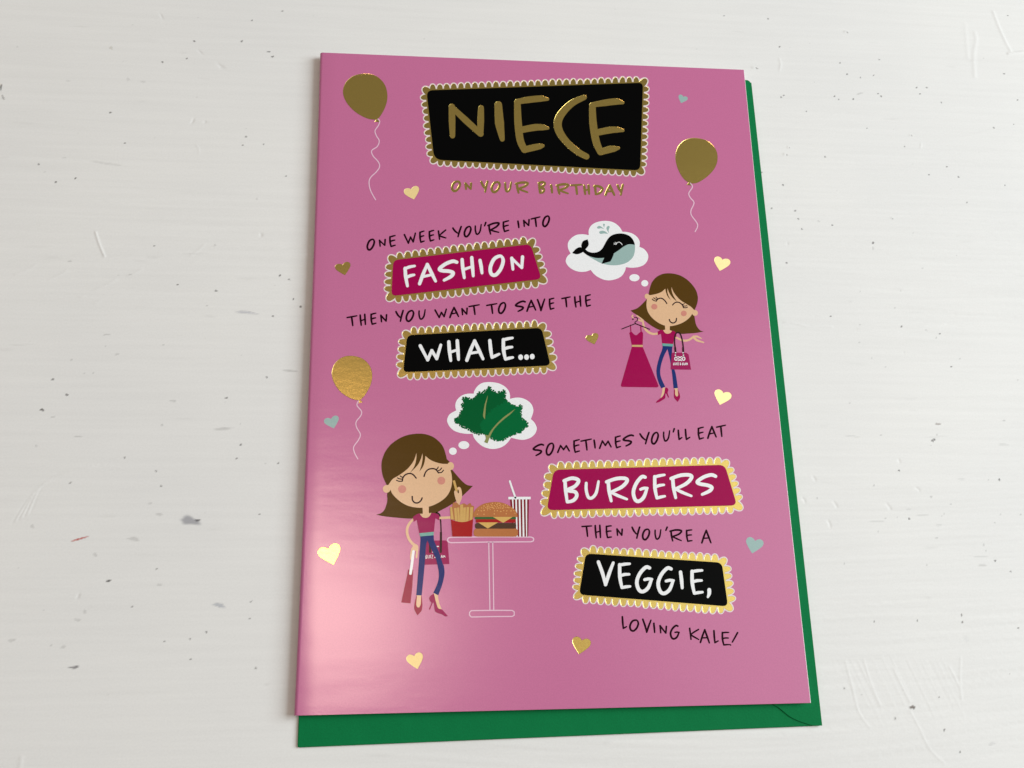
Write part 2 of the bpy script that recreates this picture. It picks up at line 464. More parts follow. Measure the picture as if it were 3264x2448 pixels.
for (x, y, rx, ry) in [(742, 1010, 4, 7), (1519, 1079, 5, 5), (1703, 410, 5, 9), (1708, 468, 4, 8), (2165, 518, 4, 6), (990, 465, 4, 4), (1688, 1530, 5, 6), (1558, 1350, 5, 8), (1160, 1255, 4, 8), (1342, 455, 4, 4), (2102, 55, 6, 5)]:
    mark('T7', x, y, rx, ry, 0, (0.10, 0.09, 0.08), 0.85)
mark('T7', 1950, 1462, 38, 9, -6, (0.52, 0.52, 0.52), 0.6); mark('T7', 1870, 5, 36, 7, 0, (0.4, 0.38, 0.36), 0.6); mark('T7', 1740, 605, 18, 30, 0, (0.6, 0.6, 0.6), 0.35)
for i in range(26):
    x0 = 690 + i * 34 + rng.uniform(-14, 14); y0 = 760 + rng.uniform(-20, 60); ln = rng.uniform(250, 620)
    sg = 1 if rng.random() > 0.3 else -0.7
    ridge('T7', [(x0, y0), (x0 + ln * 0.20, y0 + ln * 0.42), (x0 + ln * 0.48, y0 + ln)], 0.20, sg * rng.uniform(0.006, 0.026))
ridge('T7', [(755, 790), (800, 960), (860, 1190), (950, 1330)], 0.25, 0.05)
ridge('T7', [(1150, 850), (1215, 990), (1280, 1115)], 0.25, 0.05)
ridge('T7', [(1280, 1190), (1350, 1320), (1440, 1500), (1560, 1620)], 0.25, 0.05)
ridge('T7', [(905, 780), (960, 960), (1040, 1150)], 0.22, 0.05)
ridge('T7', [(1600, 830), (1680, 990), (1705, 1100)], 0.22, 0.06)
ridge('T7', [(1695, 760), (1690, 900), (1700, 1100)], 0.22, 0.05)
ridge('T8', [(150, 1360), (140, 1433)], 0.5, 0.06)
Z += ZR
# tiny random pin specks of dust in the paint
for _ in range(150):
    cx, cy = rng.uniform(X0 + 3, X1 - 3), rng.uniform(Y0 + 3, Y1 - 3)
    w = window(cx, cy, 1.0); r = np.hypot(GX[w] - cx, (GY[w] - cy) * rng.uniform(1, 2)); q = rng.uniform(0.12, 0.24)
    al = np.clip((1.4 - r / q), 0, 1) * rng.uniform(0.15, 0.5)
    b = al > STAIN_SHADE[w]
    STAIN_SHADE[w] = np.where(b, al, STAIN_SHADE[w]); SCOL[w] = np.where(b[..., None], np.array(G1), SCOL[w])
for _ in range(170):
    cx, cy = rng.uniform(X0 + 3, X1 - 3), rng.uniform(Y0 + 3, Y1 - 3)
    lx, ly = rng.uniform(0.5, 4), rng.uniform(0.18, 0.45)
    w = window(cx, cy, lx * 1.6 + 1); rr = np.hypot((GX[w] - cx) / lx, (GY[w] - cy - (GX[w] - cx) * rng.uniform(-.08, .08)) / ly)
    Z[w] += rng.choice([-1, 1]) * rng.uniform(0.01, 0.035) * np.exp(-rr**2)
    al = np.clip(1.2 - rr, 0, 1) * rng.uniform(0.0, 0.22)
    b = al > STAIN_SHADE[w]
    STAIN_SHADE[w] = np.where(b, al, STAIN_SHADE[w]); SCOL[w] = np.where(b[..., None], np.array(G2), SCOL[w])
# flat under the card, faded to flat at the rim of the relief
edge = np.minimum.reduce([GX - X0, X1 - GX, GY - Y0, Y1 - GY])
Z *= np.clip(edge / 6, 0, 1)
Z = np.clip(Z, -0.3, 0.25)

nv = nx * ny
co = np.empty((nv + 8, 3)); co[:nv, 0] = GX.ravel(); co[:nv, 1] = GY.ravel(); co[:nv, 2] = Z.ravel()
BX, BY = 620., 480.
co[nv:nv + 4] = [(-BX, -BY, 0), (BX, -BY, 0), (BX, BY, 0), (-BX, BY, 0)]
co[nv + 4:] = [(-BX, -BY, -22), (BX, -BY, -22), (BX, BY, -22), (-BX, BY, -22)]
idx = np.arange(nv).reshape(ny, nx)
quads = np.stack([idx[:-1, :-1], idx[:-1, 1:], idx[1:, 1:], idx[1:, :-1]], -1).reshape(-1, 4)
c00, c10, c11, c01 = idx[0, 0], idx[0, -1], idx[-1, -1], idx[-1, 0]
o0 = nv
loops = [list(q) for q in ()]
extra = [[o0, o0 + 1] + list(idx[0, ::-1]), [o0 + 1, o0 + 2] + list(idx[::-1, -1]),
         [o0 + 2, o0 + 3] + list(idx[-1, :]), [o0 + 3, o0] + list(idx[:, 0]),
         [o0, o0 + 4, o0 + 5, o0 + 1], [o0 + 1, o0 + 5, o0 + 6, o0 + 2], [o0 + 2, o0 + 6, o0 + 7, o0 + 3], [o0 + 3, o0 + 7, o0 + 4, o0],
         [o0 + 4, o0 + 7, o0 + 6, o0 + 5]]
me = bpy.data.meshes.new('table_top')
lv = np.concatenate([quads.ravel()] + [np.array(e) for e in extra])
tot = np.array([4] * len(quads) + [len(e) for e in extra])
start = np.r_[0, np.cumsum(tot)[:-1]]
me.vertices.add(nv + 8); me.vertices.foreach_set('co', (co * MM).ravel())
me.loops.add(len(lv)); me.loops.foreach_set('vertex_index', lv.astype(np.int32))
me.polygons.add(len(tot)); me.polygons.foreach_set('loop_start', start.astype(np.int32))
me.polygons.foreach_set('use_smooth', np.r_[np.ones(len(quads), bool), np.zeros(len(extra), bool)])
me.update(calc_edges=True)
at = me.color_attributes.new('stain_shade', 'FLOAT_COLOR', 'POINT')
ca = np.zeros((nv + 8, 4)); ca[:nv, :3] = SCOL.reshape(-1, 3); ca[:nv, 3] = STAIN_SHADE.ravel()
at.data.foreach_set('color', ca.astype(np.float32).ravel())
me.validate()

tm = bpy.data.materials.new('white_painted_wood'); tm.use_nodes = True
nt = tm.node_tree; n = nt.nodes; L = nt.links
pb = n['Principled BSDF']
pb.inputs['Roughness'].default_value = 0.62
pb.inputs['Specular IOR Level'].default_value = 0.25
tc = n.new('ShaderNodeTexCoord')
nz = n.new('ShaderNodeTexNoise'); nz.inputs['Scale'].default_value = 14; nz.inputs['Detail'].default_value = 4
L.new(tc.outputs['Object'], nz.inputs['Vector'])
rp = n.new('ShaderNodeValToRGB')
rp.color_ramp.elements[0].position = 0.3; rp.color_ramp.elements[0].color = (0.765, 0.762, 0.755, 1)
rp.color_ramp.elements[1].position = 0.7; rp.color_ramp.elements[1].color = (0.80, 0.795, 0.78, 1)
L.new(nz.outputs['Fac'], rp.inputs['Fac'])
mp = n.new('ShaderNodeMapping'); mp.inputs['Scale'].default_value = (25, 700, 1)
L.new(tc.outputs['Object'], mp.inputs['Vector'])
n2 = n.new('ShaderNodeTexNoise'); n2.inputs['Scale'].default_value = 1.0; n2.inputs['Detail'].default_value = 5
L.new(mp.outputs['Vector'], n2.inputs['Vector'])
n3 = n.new('ShaderNodeTexNoise'); n3.inputs['Scale'].default_value = 2100; n3.inputs['Detail'].default_value = 2
L.new(tc.outputs['Object'], n3.inputs['Vector'])
ad = n.new('ShaderNodeMath'); ad.operation = 'ADD'; ad.use_clamp = False; L.new(n2.outputs['Fac'], ad.inputs[0]); L.new(n3.outputs['Fac'], ad.inputs[1])
mr = n.new('ShaderNodeMapRange'); mr.inputs['From Min'].default_value = 0.6; mr.inputs['From Max'].default_value = 1.4
mr.inputs['To Min'].default_value = 0.955; mr.inputs['To Max'].default_value = 1.03
L.new(ad.outputs['Value'], mr.inputs['Value'])
mx0 = n.new('ShaderNodeMix'); mx0.data_type = 'RGBA'; mx0.blend_type = 'MULTIPLY'; mx0.inputs['Factor'].default_value = 1
L.new(rp.outputs['Color'], mx0.inputs[6]); L.new(mr.outputs['Result'], mx0.inputs[7])
va = n.new('ShaderNodeVertexColor'); va.layer_name = 'stain_shade'
mx = n.new('ShaderNodeMix'); mx.data_type = 'RGBA'
L.new(va.outputs['Alpha'], mx.inputs['Factor']); L.new(mx0.outputs[2], mx.inputs[6]); L.new(va.outputs['Color'], mx.inputs[7])
L.new(mx.outputs[2], pb.inputs['Base Color'])
bp = n.new('ShaderNodeBump'); bp.inputs['Strength'].default_value = 1.0; bp.inputs['Distance'].default_value = 0.000035
L.new(n2.outputs['Fac'], bp.inputs['Height'])
L.new(bp.outputs['Normal'], pb.inputs['Normal'])
me.materials.append(tm)
table = bpy.data.objects.new('table_top', me); COL.objects.link(table)
table['kind'] = 'structure'
table['label'] = 'white brush-painted wooden table top with specks and chips'

# ------------------------------------------------------------------ envelope
env = bpy.data.objects.new('envelope', None); COL.objects.link(env)
env['label'] = 'plain green paper envelope lying flat underneath the pink card'
env['category'] = 'envelope'


def slab(name, pts, z0, z1, m, parent, bevel=0.15):
    """sheet of paper: outline in mm, top at z1, softened upper rim"""
    p = ccw(pts)
    n_ = len(p)
    nrm = []
    for i in range(n_):
        a = p[i] - p[i - 1]; b = p[(i + 1) % n_] - p[i]
        d = a / (np.hypot(*a) + 1e-9) + b / (np.hypot(*b) + 1e-9); d /= np.hypot(*d) + 1e-9
        nrm.append((-d[1], d[0]))
    q = p + np.array(nrm) * bevel
    h = min(bevel, (z1 - z0) * 0.6)
    V = [(x, y, z0) for x, y in p] + [(x, y, z1 - h) for x, y in p] + [(x, y, z1) for x, y in q]
    F = []
    for i in range(n_):
        j = (i + 1) % n_
        F += [(i, j, n_ + j, n_ + i), (n_ + i, n_ + j, 2 * n_ + j, 2 * n_ + i)]
    F += [tuple(range(2 * n_, 3 * n_)), tuple(range(n_ - 1, -1, -1))]
    return mesh_obj(name, V, F, m, parent)


envc = plane([(948, 2383), (2619.5, 2313), (2392.8, 254), (1075, 215)], ZE - 0.25)
# keep the hidden left side parallel to the right side
eb = plane([(948, 2383)], ZE - 0.25)[0]
er = envc[2] - envc[1]
env_tl = eb + er
body = slab('envelope_back', round_poly([tuple(eb), tuple(envc[1]), tuple(envc[2]), tuple(env_tl)], [0.5, 0.5, 1.6, 1.6], 4), 0.12, ZE - 0.25, M['green'], env)
seam = tl('H', [(2090, 1419), (2030, 1403), (1950, 1375), (1875, 1338), (1815, 1290), (1770, 1255), (1725, 1228), (1640, 1140)])
seam = [seam[0] + (1,)] + seam[1:-1] + [seam[-1] + (1,)]
zf = ZE + 0.02
curve = [tuple(q) for q in plane(spline(seam, False, 5), zf)]
ur = (er / np.hypot(*er))
tr = np.array(envc[2]) - ur * 1.2
side = [tuple(np.array(envc[1]) + ur * 0.02)] + [tuple(tr)] + [tuple(tr + np.array([-7.0, 0.0])), tuple(tr - ur * 150 + np.array([-9.0, 0]))] + curve[::-1]
v_, t_ = union([np.array(side)])
lo = ZE - 0.28
n_ = len(v_)
cnt = {(a_, b_) for t in t_ for a_, b_ in zip(t, t[1:] + t[:1])}
Fs = list(t_) + [(b_, a_, n_ + a_, n_ + b_) for a_, b_ in cnt if (b_, a_) not in cnt]
sf = mesh_obj('side_flap', [(x, y, zf) for x, y in v_] + [(x, y, lo) for x, y in v_], Fs, M['green'], env)

# ------------------------------------------------------------------ card
root = bpy.data.objects.new('greeting_card', None); COL.objects.link(root)
root.location = (0, 0, ZE * MM)
root['label'] = 'pink birthday card with gold foil lettering, balloons and two cartoon girls'
root['category'] = 'greeting card'
zt = ZC - ZE                                    # card thickness above the envelope
R = 0.85
prof = [(CW / 2, zt - 0.38), (CW / 2, zt - 0.10), (CW / 2 - 0.10, zt)]
prof += [(x, zt) for x in [CW / 2 - 0.14] + list(np.linspace(CW / 2 - 2, -CW / 2 + R + 0.05, 30))]
for k in range(1, 9):
    a = math.pi / 2 + k / 8 * math.pi * 0.86
    prof.append((-CW / 2 + R + R * math.cos(a), zt - R + R * math.sin(a)))
ninner = len(prof)
for k in range(8, -1, -1):
    a = math.pi / 2 + k / 8 * math.pi * 0.86
    prof.append((-CW / 2 + R + (R - 0.36) * math.cos(a), zt - R + (R - 0.36) * math.sin(a)))
prof.append((CW / 2 - 2, zt - 0.38))
npf = len(prof)
NR = 17


def waist(x, y):                                # the cover's long sides are not dead straight
    k = 1 - (2 * y / CH)**2
    return x + k * (0.36 if x < 0 else -0.30) * (abs(x) / (CW / 2))**3


V = [(waist(x, y), y, z) for y in np.linspace(-CH / 2, CH / 2, NR) for x, z in prof]
F, mi = [], []
for q in range(NR - 1):
    for i in range(npf):
        j = (i + 1) % npf
        F.append((q * npf + i, (q + 1) * npf + i, (q + 1) * npf + j, q * npf + j)[::-1])
        mi.append(0 if 2 <= i < ninner - 1 else 1)
n0 = len(V)
V = V + V[:npf] + V[-npf:]                      # end caps on vertices of their own, so the cover shades flat
F += [tuple(range(n0, n0 + npf)), tuple(range(n0 + 2 * npf - 1, n0 + npf - 1, -1))]; mi += [1, 1]
fc = mesh_obj('front_cover', V, F, [M['pink'], M['paper']], root, mi)
me = fc.data
me.polygons.foreach_set('use_smooth', [m == 0 for m in mi] )
me.update()
bk = np.array([(-CW / 2 + 1.6, -CH / 2 + 0.1)] + [(waist(CW / 2 + 0.20, y), y) for y in np.linspace(-CH / 2 + 0.1, CH / 2 + 0.25, 9)] + [(-CW / 2 + 1.0, CH / 2 + 0.25)])
slab('back_cover', bk, 0.02, 0.40, M['paper'], root, 0.05)

# ---- hand-lettered alphabet: strokes in a unit box (u right, v down)
GL = {
    'O': [[(.62, .0), (.30, .14), (.06, .55), (.12, .9), (.42, 1.0), (.78, .72), (.97, .3), (.86, .03), 'c']],
    'N': [[(.04, .0), (.14, 1.0)], [(.04, .02), (.88, .96)], [(.96, .0), (.90, .96)]],
    'E': [[(.12, .06), (.14, .55), (.30, .97)], [(.10, .08), (.5, .03), (.92, .0)], [(.18, .5), (.5, .44), (.88, .42)], [(.30, .97), (.6, .93), (.95, .90)]],
    'W': [[(.0, .0), (.36, .98)], [(.36, .98), (.56, .36)], [(.56, .36), (.80, .92)], [(.80, .92), (1.0, .0)]],
    'K': [[(.06, .0), (.20, 1.0)], [(.96, .0), (.5, .30), (.14, .58)], [(.14, .58), (.55, .76), (.98, .94)]],
    'Y': [[(.0, .04), (.24, .36), (.56, .62)], [(1., .0), (.80, .45), (.62, 1.0)]],
    'U': [[(.06, .08), (.06, .5), (.22, .94), (.5, .96), (.78, .66), (.94, .0)]],
    'R': [[(.08, .12), (.12, .55), (.22, 1.0)], [(.0, .15), (.45, .02), (.86, .02), (.96, .14), (.70, .40), (.18, .62)], [(.18, .60), (.55, .78), (.95, .94)]],
    'I': [[(.2, .0), (.5, .5), (.72, 1.0)]],
    'T': [[(.0, .10), (.5, .05), (1.0, .0)], [(.46, .06), (.52, .5), (.58, 1.0)]],
    'H': [[(.06, .04), (.12, .5), (.24, 1.0)], [(.84, .0), (.90, .5), (.96, .96)], [(.14, .58), (.9, .46)]],
    'V': [[(.0, .0), (.28, .5), (.48, 1.0)], [(.48, 1.0), (.72, .5), (1.0, .0)]],
    'A': [[(.0, 1.0), (.22, .5), (.48, .0)], [(.48, .0), (.75, .5), (1.0, .96)], [(.16, .64), (.84, .58)]],
    'S': [[(.97, .08), (.75, .0), (.38, .1), (.06, .32), (.18, .44), (.55, .52), (.78, .64), (.66, .82), (.30, .98)]],
    'M': [[(.0, .98), (.24, .0)], [(.24, .0), (.50, .66)], [(.50, .66), (.74, .12)], [(.74, .12), (1.0, .96)]],
    'L': [[(.10, .0), (.18, .5), (.30, .98)], [(.30, .98), (.6, .90), (1.0, .80)]],
    'B': [[(.06, .08), (.10, .5), (.20, 1.0)], [(.0, .10), (.5, .0), (.92, .10), (.70, .34), (.22, .50), (.70, .58), (.80, .76), (.58, .94), (.20, 1.0)]],
    'D': [[(.10, .08), (.14, .5), (.20, 1.0)], [(.0, .12), (.5, .10), (.95, .34), (.86, .66), (.55, .90), (.20, 1.0)]],
    'G': [[(.84, .04), (.60, .02), (.22, .28), (.02, .62), (.14, .92), (.40, 1.0), (.74, .84), (.96, .50)], [(.52, .52), (.75, .48), (1.0, .48)]],
    'F': [[(.10, .06), (.16, .5), (.32, 1.0)], [(.06, .09), (.5, .02), (1.0, .0)], [(.18, .56), (.6, .48), (.95, .46)]],
    'Z': [[(.05, .02), (.9, .02)], [(.9, .02), (.1, .96)], [(.1, .96), (1.0, .96)]],
    '&': [[(.95, .95), (.3, .25), (.5, .0), (.7, .2), (.1, .7), (.4, 1.0), (.95, .6)]],
    "'": [[(.9, .0), (.1, 1.0)]],
    '!': [[(.95, .0), (.30, .74)], [(.02, .955), (.09, .975)]],
}


def letters(tile, items, slope, w, taper=0.22):
    out = []
    for (ch, x0, x1, y0, y1) in items:
        xc = (x0 + x1) / 2
        m = w * 0.42
        for st in GL[ch]:
            closed = st[-1] == 'c'
            pts = []
            for (u, v) in (st[:-1] if closed else st):
                x = x0 + m + u * (x1 - x0 - 2 * m); y = y0 + m + v * (y1 - y0 - 2 * m) + slope * (x - xc)
                pts.append((x, y))
            vert = abs(pts[-1][1] - pts[0][1]) > abs(pts[-1][0] - pts[0][0])
            k = len(pts)
            ws = [w * (1.0 - (taper if i == k - 1 else 0) - (0.08 if i == 0 else 0)) * (1.0 if vert or closed else 0.86) for i in range(k)]
            out += stroke(tile, pts, ws, True, 4 if k > 2 else 1, closed)
    return out


def text_line(tile, items, slope, w, label, m='text', emboss=0):
    return print_part('verse_line', letters(tile, items, slope, w), M[m], root, 1, emboss, label)


text_line('A', [('O', 1318, 1410, 1205, 1305), ('N', 1438, 1508, 1222, 1287), ('Y', 1580, 1650, 1205, 1312), ('O', 1668, 1760, 1210, 1314),
                ('U', 1788, 1862, 1212, 1310), ('R', 1885, 2008, 1212, 1320)] + [(c, a + 2046.1, b + 2046.1, d, e) for c, a, b, d, e in
               [('B', 40, 114, 1210, 1322), ('I', 146, 178, 1238, 1318), ('R', 200, 318, 1228, 1330), ('T', 325, 432, 1232, 1330),
                ('H', 438, 502, 1238, 1332), ('D', 528, 620, 1238, 1334), ('A', 628, 722, 1238, 1342), ('Y', 735, 797, 1235, 1338)]],
          0.02, 19, 'thin gold foil line under the title plaque reading ON YOUR BIRTHDAY', 'gold', 0.05)
text_line('C', [('O', 572, 654, 335, 438), ('N', 681, 750, 338, 405), ('E', 768, 840, 302, 412), ('W', 902, 1014, 285, 380), ('E', 1034, 1094, 262, 375),
                ('E', 1117, 1180, 256, 364), ('K', 1198, 1284, 255, 344), ('Y', 1330, 1418, 225, 325), ('O', 1428, 1505, 222, 322), ('U', 1524, 1598, 205, 302),
                ("'", 1608, 1636, 185, 228), ('R', 1640, 1754, 190, 297), ('E', 1768, 1840, 172, 280), ('I', 1900, 1930, 172, 244), ('N', 1952, 2018, 163, 230),
                ('T', 2020, 2112, 140, 234), ('O', 2120, 2196, 130, 232)], -0.136, 18, 'black handwritten line reading ONE WEEK YOU\'RE INTO')
text_line('C', [('T', 398, 498, 1010, 1108), ('H', 510, 576, 995, 1103), ('E', 603, 670, 985, 1098), ('N', 693, 762, 1000, 1072), ('Y', 828, 906, 963, 1070),
                ('O', 916, 1000, 963, 1068), ('U', 1028, 1104, 955, 1050), ('W', 1173, 1287, 952, 1036), ('A', 1303, 1394, 933, 1033), ('N', 1408, 1472, 942, 1010),
                ('T', 1472, 1577, 913, 1010), ('T', 1628, 1732, 903, 1000), ('O', 1730, 1810, 893, 998), ('S', 1878, 1984, 880, 982), ('A', 1983, 2074, 870, 977),
                ('V', 2076, 2153, 862, 975), ('E', 2176, 2238, 853, 966), ('T', 2290, 2378, 843, 942), ('H', 2400, 2474, 835, 942), ('E', 2495, 2560, 823, 940)],
          -0.085, 18, 'black handwritten line reading THEN YOU WANT TO SAVE THE')
text_line('F', [('S', 43, 155, 428, 538), ('O', 160, 243, 418, 532), ('M', 263, 380, 433, 506), ('E', 400, 472, 386, 512), ('T', 468, 574, 383, 490),
                ('I', 580, 612, 388, 472), ('M', 632, 748, 393, 470), ('E', 766, 834, 353, 472), ('S', 836, 947, 346, 454), ('Y', 988, 1082, 325, 436),
                ('O', 1088, 1165, 323, 434), ('U', 1193, 1268, 308, 410), ("'", 1280, 1306, 288, 330), ('L', 1322, 1372, 300, 398), ('L', 1384, 1442, 292, 398),
                ('E', 1496, 1565, 276, 396), ('A', 1586, 1674, 268, 382), ('T', 1663, 1757, 260, 370)], -0.105, 18, 'black handwritten line reading SOMETIMES YOU\'LL EAT')
text_line('F', [('T', 476, 577, 1142, 1250), ('H', 590, 657, 1138, 1264), ('E', 686, 754, 1142, 1266), ('N', 783, 848, 1172, 1242), ('Y', 918, 1000, 1153, 1267),
                ('O', 1008, 1088, 1173, 1280), ('U', 1118, 1190, 1176, 1276), ("'", 1214, 1244, 1155, 1198), ('R', 1253, 1372, 1178, 1292), ('E', 1392, 1464, 1178, 1298), ('A', 1533, 1628, 1183, 1310)],
          0.05, 18, 'black handwritten line reading THEN YOU\'RE A')
text_line('H', [('L', 386, 442, 453, 572), ('O', 453, 548, 480, 592), ('V', 570, 657, 478, 602), ('I', 664, 694, 510, 604), ('N', 720, 795, 533, 610), ('G', 813, 907, 526, 662),
                ('K', 978, 1080, 558, 668), ('A', 1078, 1172, 566, 697), ('L', 1193, 1250, 576, 698), ('E', 1263, 1348, 586, 720), ('!', 1338, 1424, 588, 722)],
          0.115, 18, 'black handwritten line reading LOVING KALE!')

# ---- scalloped plaques
prnd = random.Random(3)


def sgnpow(x, p): return math.copysign(abs(x)**p, x)


def plaque(name, corners, radii, spacing, ext, panel_mat, lettering, letter_mat, label, lemb=0.0):
    """corners in photo px, clockwise from the top left; spacing, ext in photo px"""
    P = [np.array(c, float) for c in corners]
    cen = sum(P) / 4
    pan = round_poly(corners, radii)
    wh, go = [card(pan)], []

    def grow(d): return [tuple(np.array(q) + (np.array(q) - cen) / np.hypot(*(np.array(q) - cen)) * d) for q in pan]
    gb = []
    for i in range(4):                      # base strip round the panel
        a, b = P[i], P[(i + 1) % 4]; d = (b - a) / np.hypot(*(b - a)); nn = np.array([d[1], -d[0]])
        gb.append([tuple(q) for q in (a - d * 1 + nn * ext * 0.16, b + d * 1 + nn * ext * 0.16, b - nn * 2, a - nn * 2)])

    def petal(c, nn, rx, ry):
        t = np.array([-nn[1], nn[0]])
        rx *= prnd.uniform(0.95, 1.05); ry *= prnd.uniform(0.92, 1.08)
        g = 3.6
        for lst, a, b in ((wh, rx * 1.13, ry), (go, rx * 1.0 - g * 0.78, ry - g)):
            lst.append(card([tuple(c + t * a * sgnpow(math.cos(q), 0.88) + nn * b * sgnpow(math.sin(q), 0.95)) for q in [-0.25 + k / 13 * (math.pi + 0.5) for k in range(14)]]))
    for i in range(4):
        a, b = P[i], P[(i + 1) % 4]; d = b - a; ln = np.hypot(*d); d /= ln; nn = np.array([d[1], -d[0]])
        m = spacing * 0.42
        cnt = max(2, round((ln - 2 * m) / spacing)); st = (ln - 2 * m) / cnt
        for k in range(cnt):
            petal(a + d * (m + st * (k + 0.5)) + nn * ext * 0.12, (nn + d * prnd.uniform(-.10, .10)), st * 0.5, ext * 0.84)
        prv = P[i - 1] - a; prv = prv / np.hypot(*prv); dg = -(prv + d); dg /= np.hypot(*dg)
        petal(a - dg * ext * 0.22, dg, spacing * 0.60, ext * 1.0)
    rt = print_part(name, wh, M['outline'], root, 1, 0, label)
    print_part('scalloped_border', go + [card(g) for g in gb], M['gold'], rt, 2, 0.03)
    print_part('panel', [card(pan)], M[panel_mat], rt, 7)
    print_part('lettering', lettering, M[letter_mat], rt, 9, lemb)
    return rt


niece = []
for st, w in [([(1328, 556), (1330, 680), (1334, 812)], [52, 56, 44]), ([(1328, 560), (1450, 675), (1582, 795)], [44, 56, 50]), ([(1585, 568), (1582, 680), (1580, 795)], [48, 58, 48]),
              ([(1737, 540), (1748, 700), (1772, 842)], [64, 78, 40]),
              ([(1905, 515), (1912, 700), (1930, 850), (1968, 935)], [54, 64, 62, 56]), ([(1903, 512), (2000, 495), (2110, 484), (2172, 490)], [44, 56, 54, 24]),
              ([(1930, 762), (2060, 738), (2130, 738), (2175, 745)], [54, 58, 50, 22]), ([(1968, 935), (2050, 915), (2100, 905), (2132, 900)], [54, 56, 50, 24])]:
    niece += stroke('A', st, w, True, 5)
for st, w in [([(448, 473), (340, 525), (250, 615), (214, 700), (236, 790), (310, 885), (395, 955), (468, 995)], [44, 58, 66, 70, 66, 58, 56, 50]),
              ([(520, 545), (526, 700), (552, 860), (592, 955)], [54, 64, 64, 56]), ([(515, 540), (640, 520), (730, 510), (788, 520)], [42, 56, 56, 26]),
              ([(545, 787), (670, 762), (740, 758), (790, 766)], [54, 58, 50, 22]), ([(592, 955), (670, 932), (710, 926), (752, 920)], [54, 60, 52, 22])]:
    niece += stroke('B', st, w, True, 5)
plaque('title_plaque', tl('A', [(1104, 411)]) + tl('B', [(966, 343), (941, 1115)]) + tl('A', [(1172, 1020)]), [20, 15, 18, 26], 22.6, 23.5, 'black', niece, 'gold',
       'large black plaque with gold letters reading NIECE', 0.05)
fash = letters('C', [('F', 893, 1014, 568, 764), ('A', 1030, 1198, 548, 738), ('S', 1196, 1390, 526, 714), ('H', 1398, 1534, 493, 690), ('I', 1556, 1616, 512, 652), ('O', 1646, 1797, 480, 668), ('N', 1838, 1968, 488, 614)], -0.12, 32)
plaque('word_plaque', tl('C', [(812, 524), (2022, 383), (2118, 690), (794, 840)]), [17, 17, 17, 17], 24.3, 28, 'magenta', fash, 'white', 'magenta plaque with white letters reading FASHION')
wha = letters('C', [('W', 1036, 1244, 1262, 1418), ('H', 1282, 1404, 1222, 1422), ('A', 1446, 1616, 1222, 1418), ('L', 1640, 1758, 1218, 1398), ('E', 1756, 1884, 1198, 1416)], -0.04, 32)
for x, y in ((1934, 1380), (1986, 1379), (2036, 1374)): wha += ell('C', x, y, 21, 24)
plaque('word_plaque', tl('C', [(934, 1186), (2118, 1120), (2198, 1452), (898, 1512)]), [17, 17, 17, 17], 24.3, 28, 'black', wha, 'white', 'black plaque with white letters reading WHALE...')
bur = letters('F', [('B', 312, 478, 718, 954), ('U', 500, 650, 748, 922), ('R', 686, 902, 718, 944), ('G', 920, 1074, 702, 948), ('E', 1098, 1232, 690, 926), ('R', 1254, 1470, 688, 916), ('S', 1476, 1680, 690, 890)], -0.03, 32)
plaque('word_plaque', tl('F', [(236, 657), (1742, 613), (1850, 971), (174, 1013)]), [20, 20, 20, 20], 24.6, 29, 'magenta', bur, 'white', 'wide magenta plaque with white letters reading BURGERS')
veg = letters('H', [('V', 172, 330, -34, 190), ('E', 346, 484, -24, 224), ('G', 508, 672, 4, 252), ('G', 696, 862, 12, 268), ('I', 890, 946, 52, 218), ('E', 984, 1122, 34, 274)], 0.06, 32)
veg += stroke('H', [(1162, 222), (1162, 255), (1150, 285)], [34, 32, 20])
plaque('word_plaque', tl('F', [(518, 1394), (1716, 1475)]) + tl('H', [(1328, 368), (16, 264)]), [18, 18, 18, 18], 24.3, 29, 'black', veg, 'white', 'black plaque with white letters reading VEGGIE,')

# ---- balloons


def balloon(tile, pts, knot, string, label):
    o = print_part('balloon', blob(tile, pts, 8) + poly(tile, knot), M['gold'], root, 1, 0.06, label)
    print_part('string', [q for t, s in string for q in stroke(t, s, [9] * len(s), True, 6)], M['pinkwhite'], o, 2)
    return o


balloon('A', [(560, 264), (660, 285), (732, 355), (758, 450), (745, 540), (705, 622), (668, 668, 1), (585, 656), (485, 603), (405, 520), (371, 430), (393, 345), (460, 285)],
        [(668, 655), (650, 686), (692, 688)], [('A', [(676, 662), (692, 682), (680, 720), (651, 765), (663, 810), (688, 855), (670, 905), (622, 940), (632, 985), (680, 1040), (690, 1085), (660, 1130), (610, 1180), (598, 1230), (615, 1300), (656, 1374)])],
        'gold foil balloon at the top left of the card')
balloon('B', [(1430, 831), (1530, 855), (1600, 920), (1622, 1000), (1602, 1085), (1535, 1165), (1445, 1222), (1378, 1228, 1), (1320, 1180), (1272, 1090), (1254, 990), (1280, 900), (1345, 845)],
        [(1378, 1215), (1350, 1242), (1392, 1248)], [('B', [(1385, 1228), (1402, 1262), (1370, 1315), (1383, 1355), (1416, 1400), (1390, 1465), (1393, 1510), (1440, 1575), (1447, 1610), (1425, 1655)])],
        'gold foil balloon at the right of the NIECE plaque')
balloon('E', [(555, -180), (650, -155), (715, -90), (735, -10), (720, 75), (674, 160), (626, 212, 1), (548, 192), (460, 135), (403, 55), (383, -25), (405, -105), (470, -165)],
        [(628, 205), (620, 236), (652, 226)], [('E', [(616, 214), (602, 255), (641, 305), (636, 345), (595, 400), (600, 450), (632, 510), (615, 560), (574, 620), (580, 670), (610, 727)])],
        'bright gold foil balloon at the left beside the WHALE plaque')

# ---- hearts


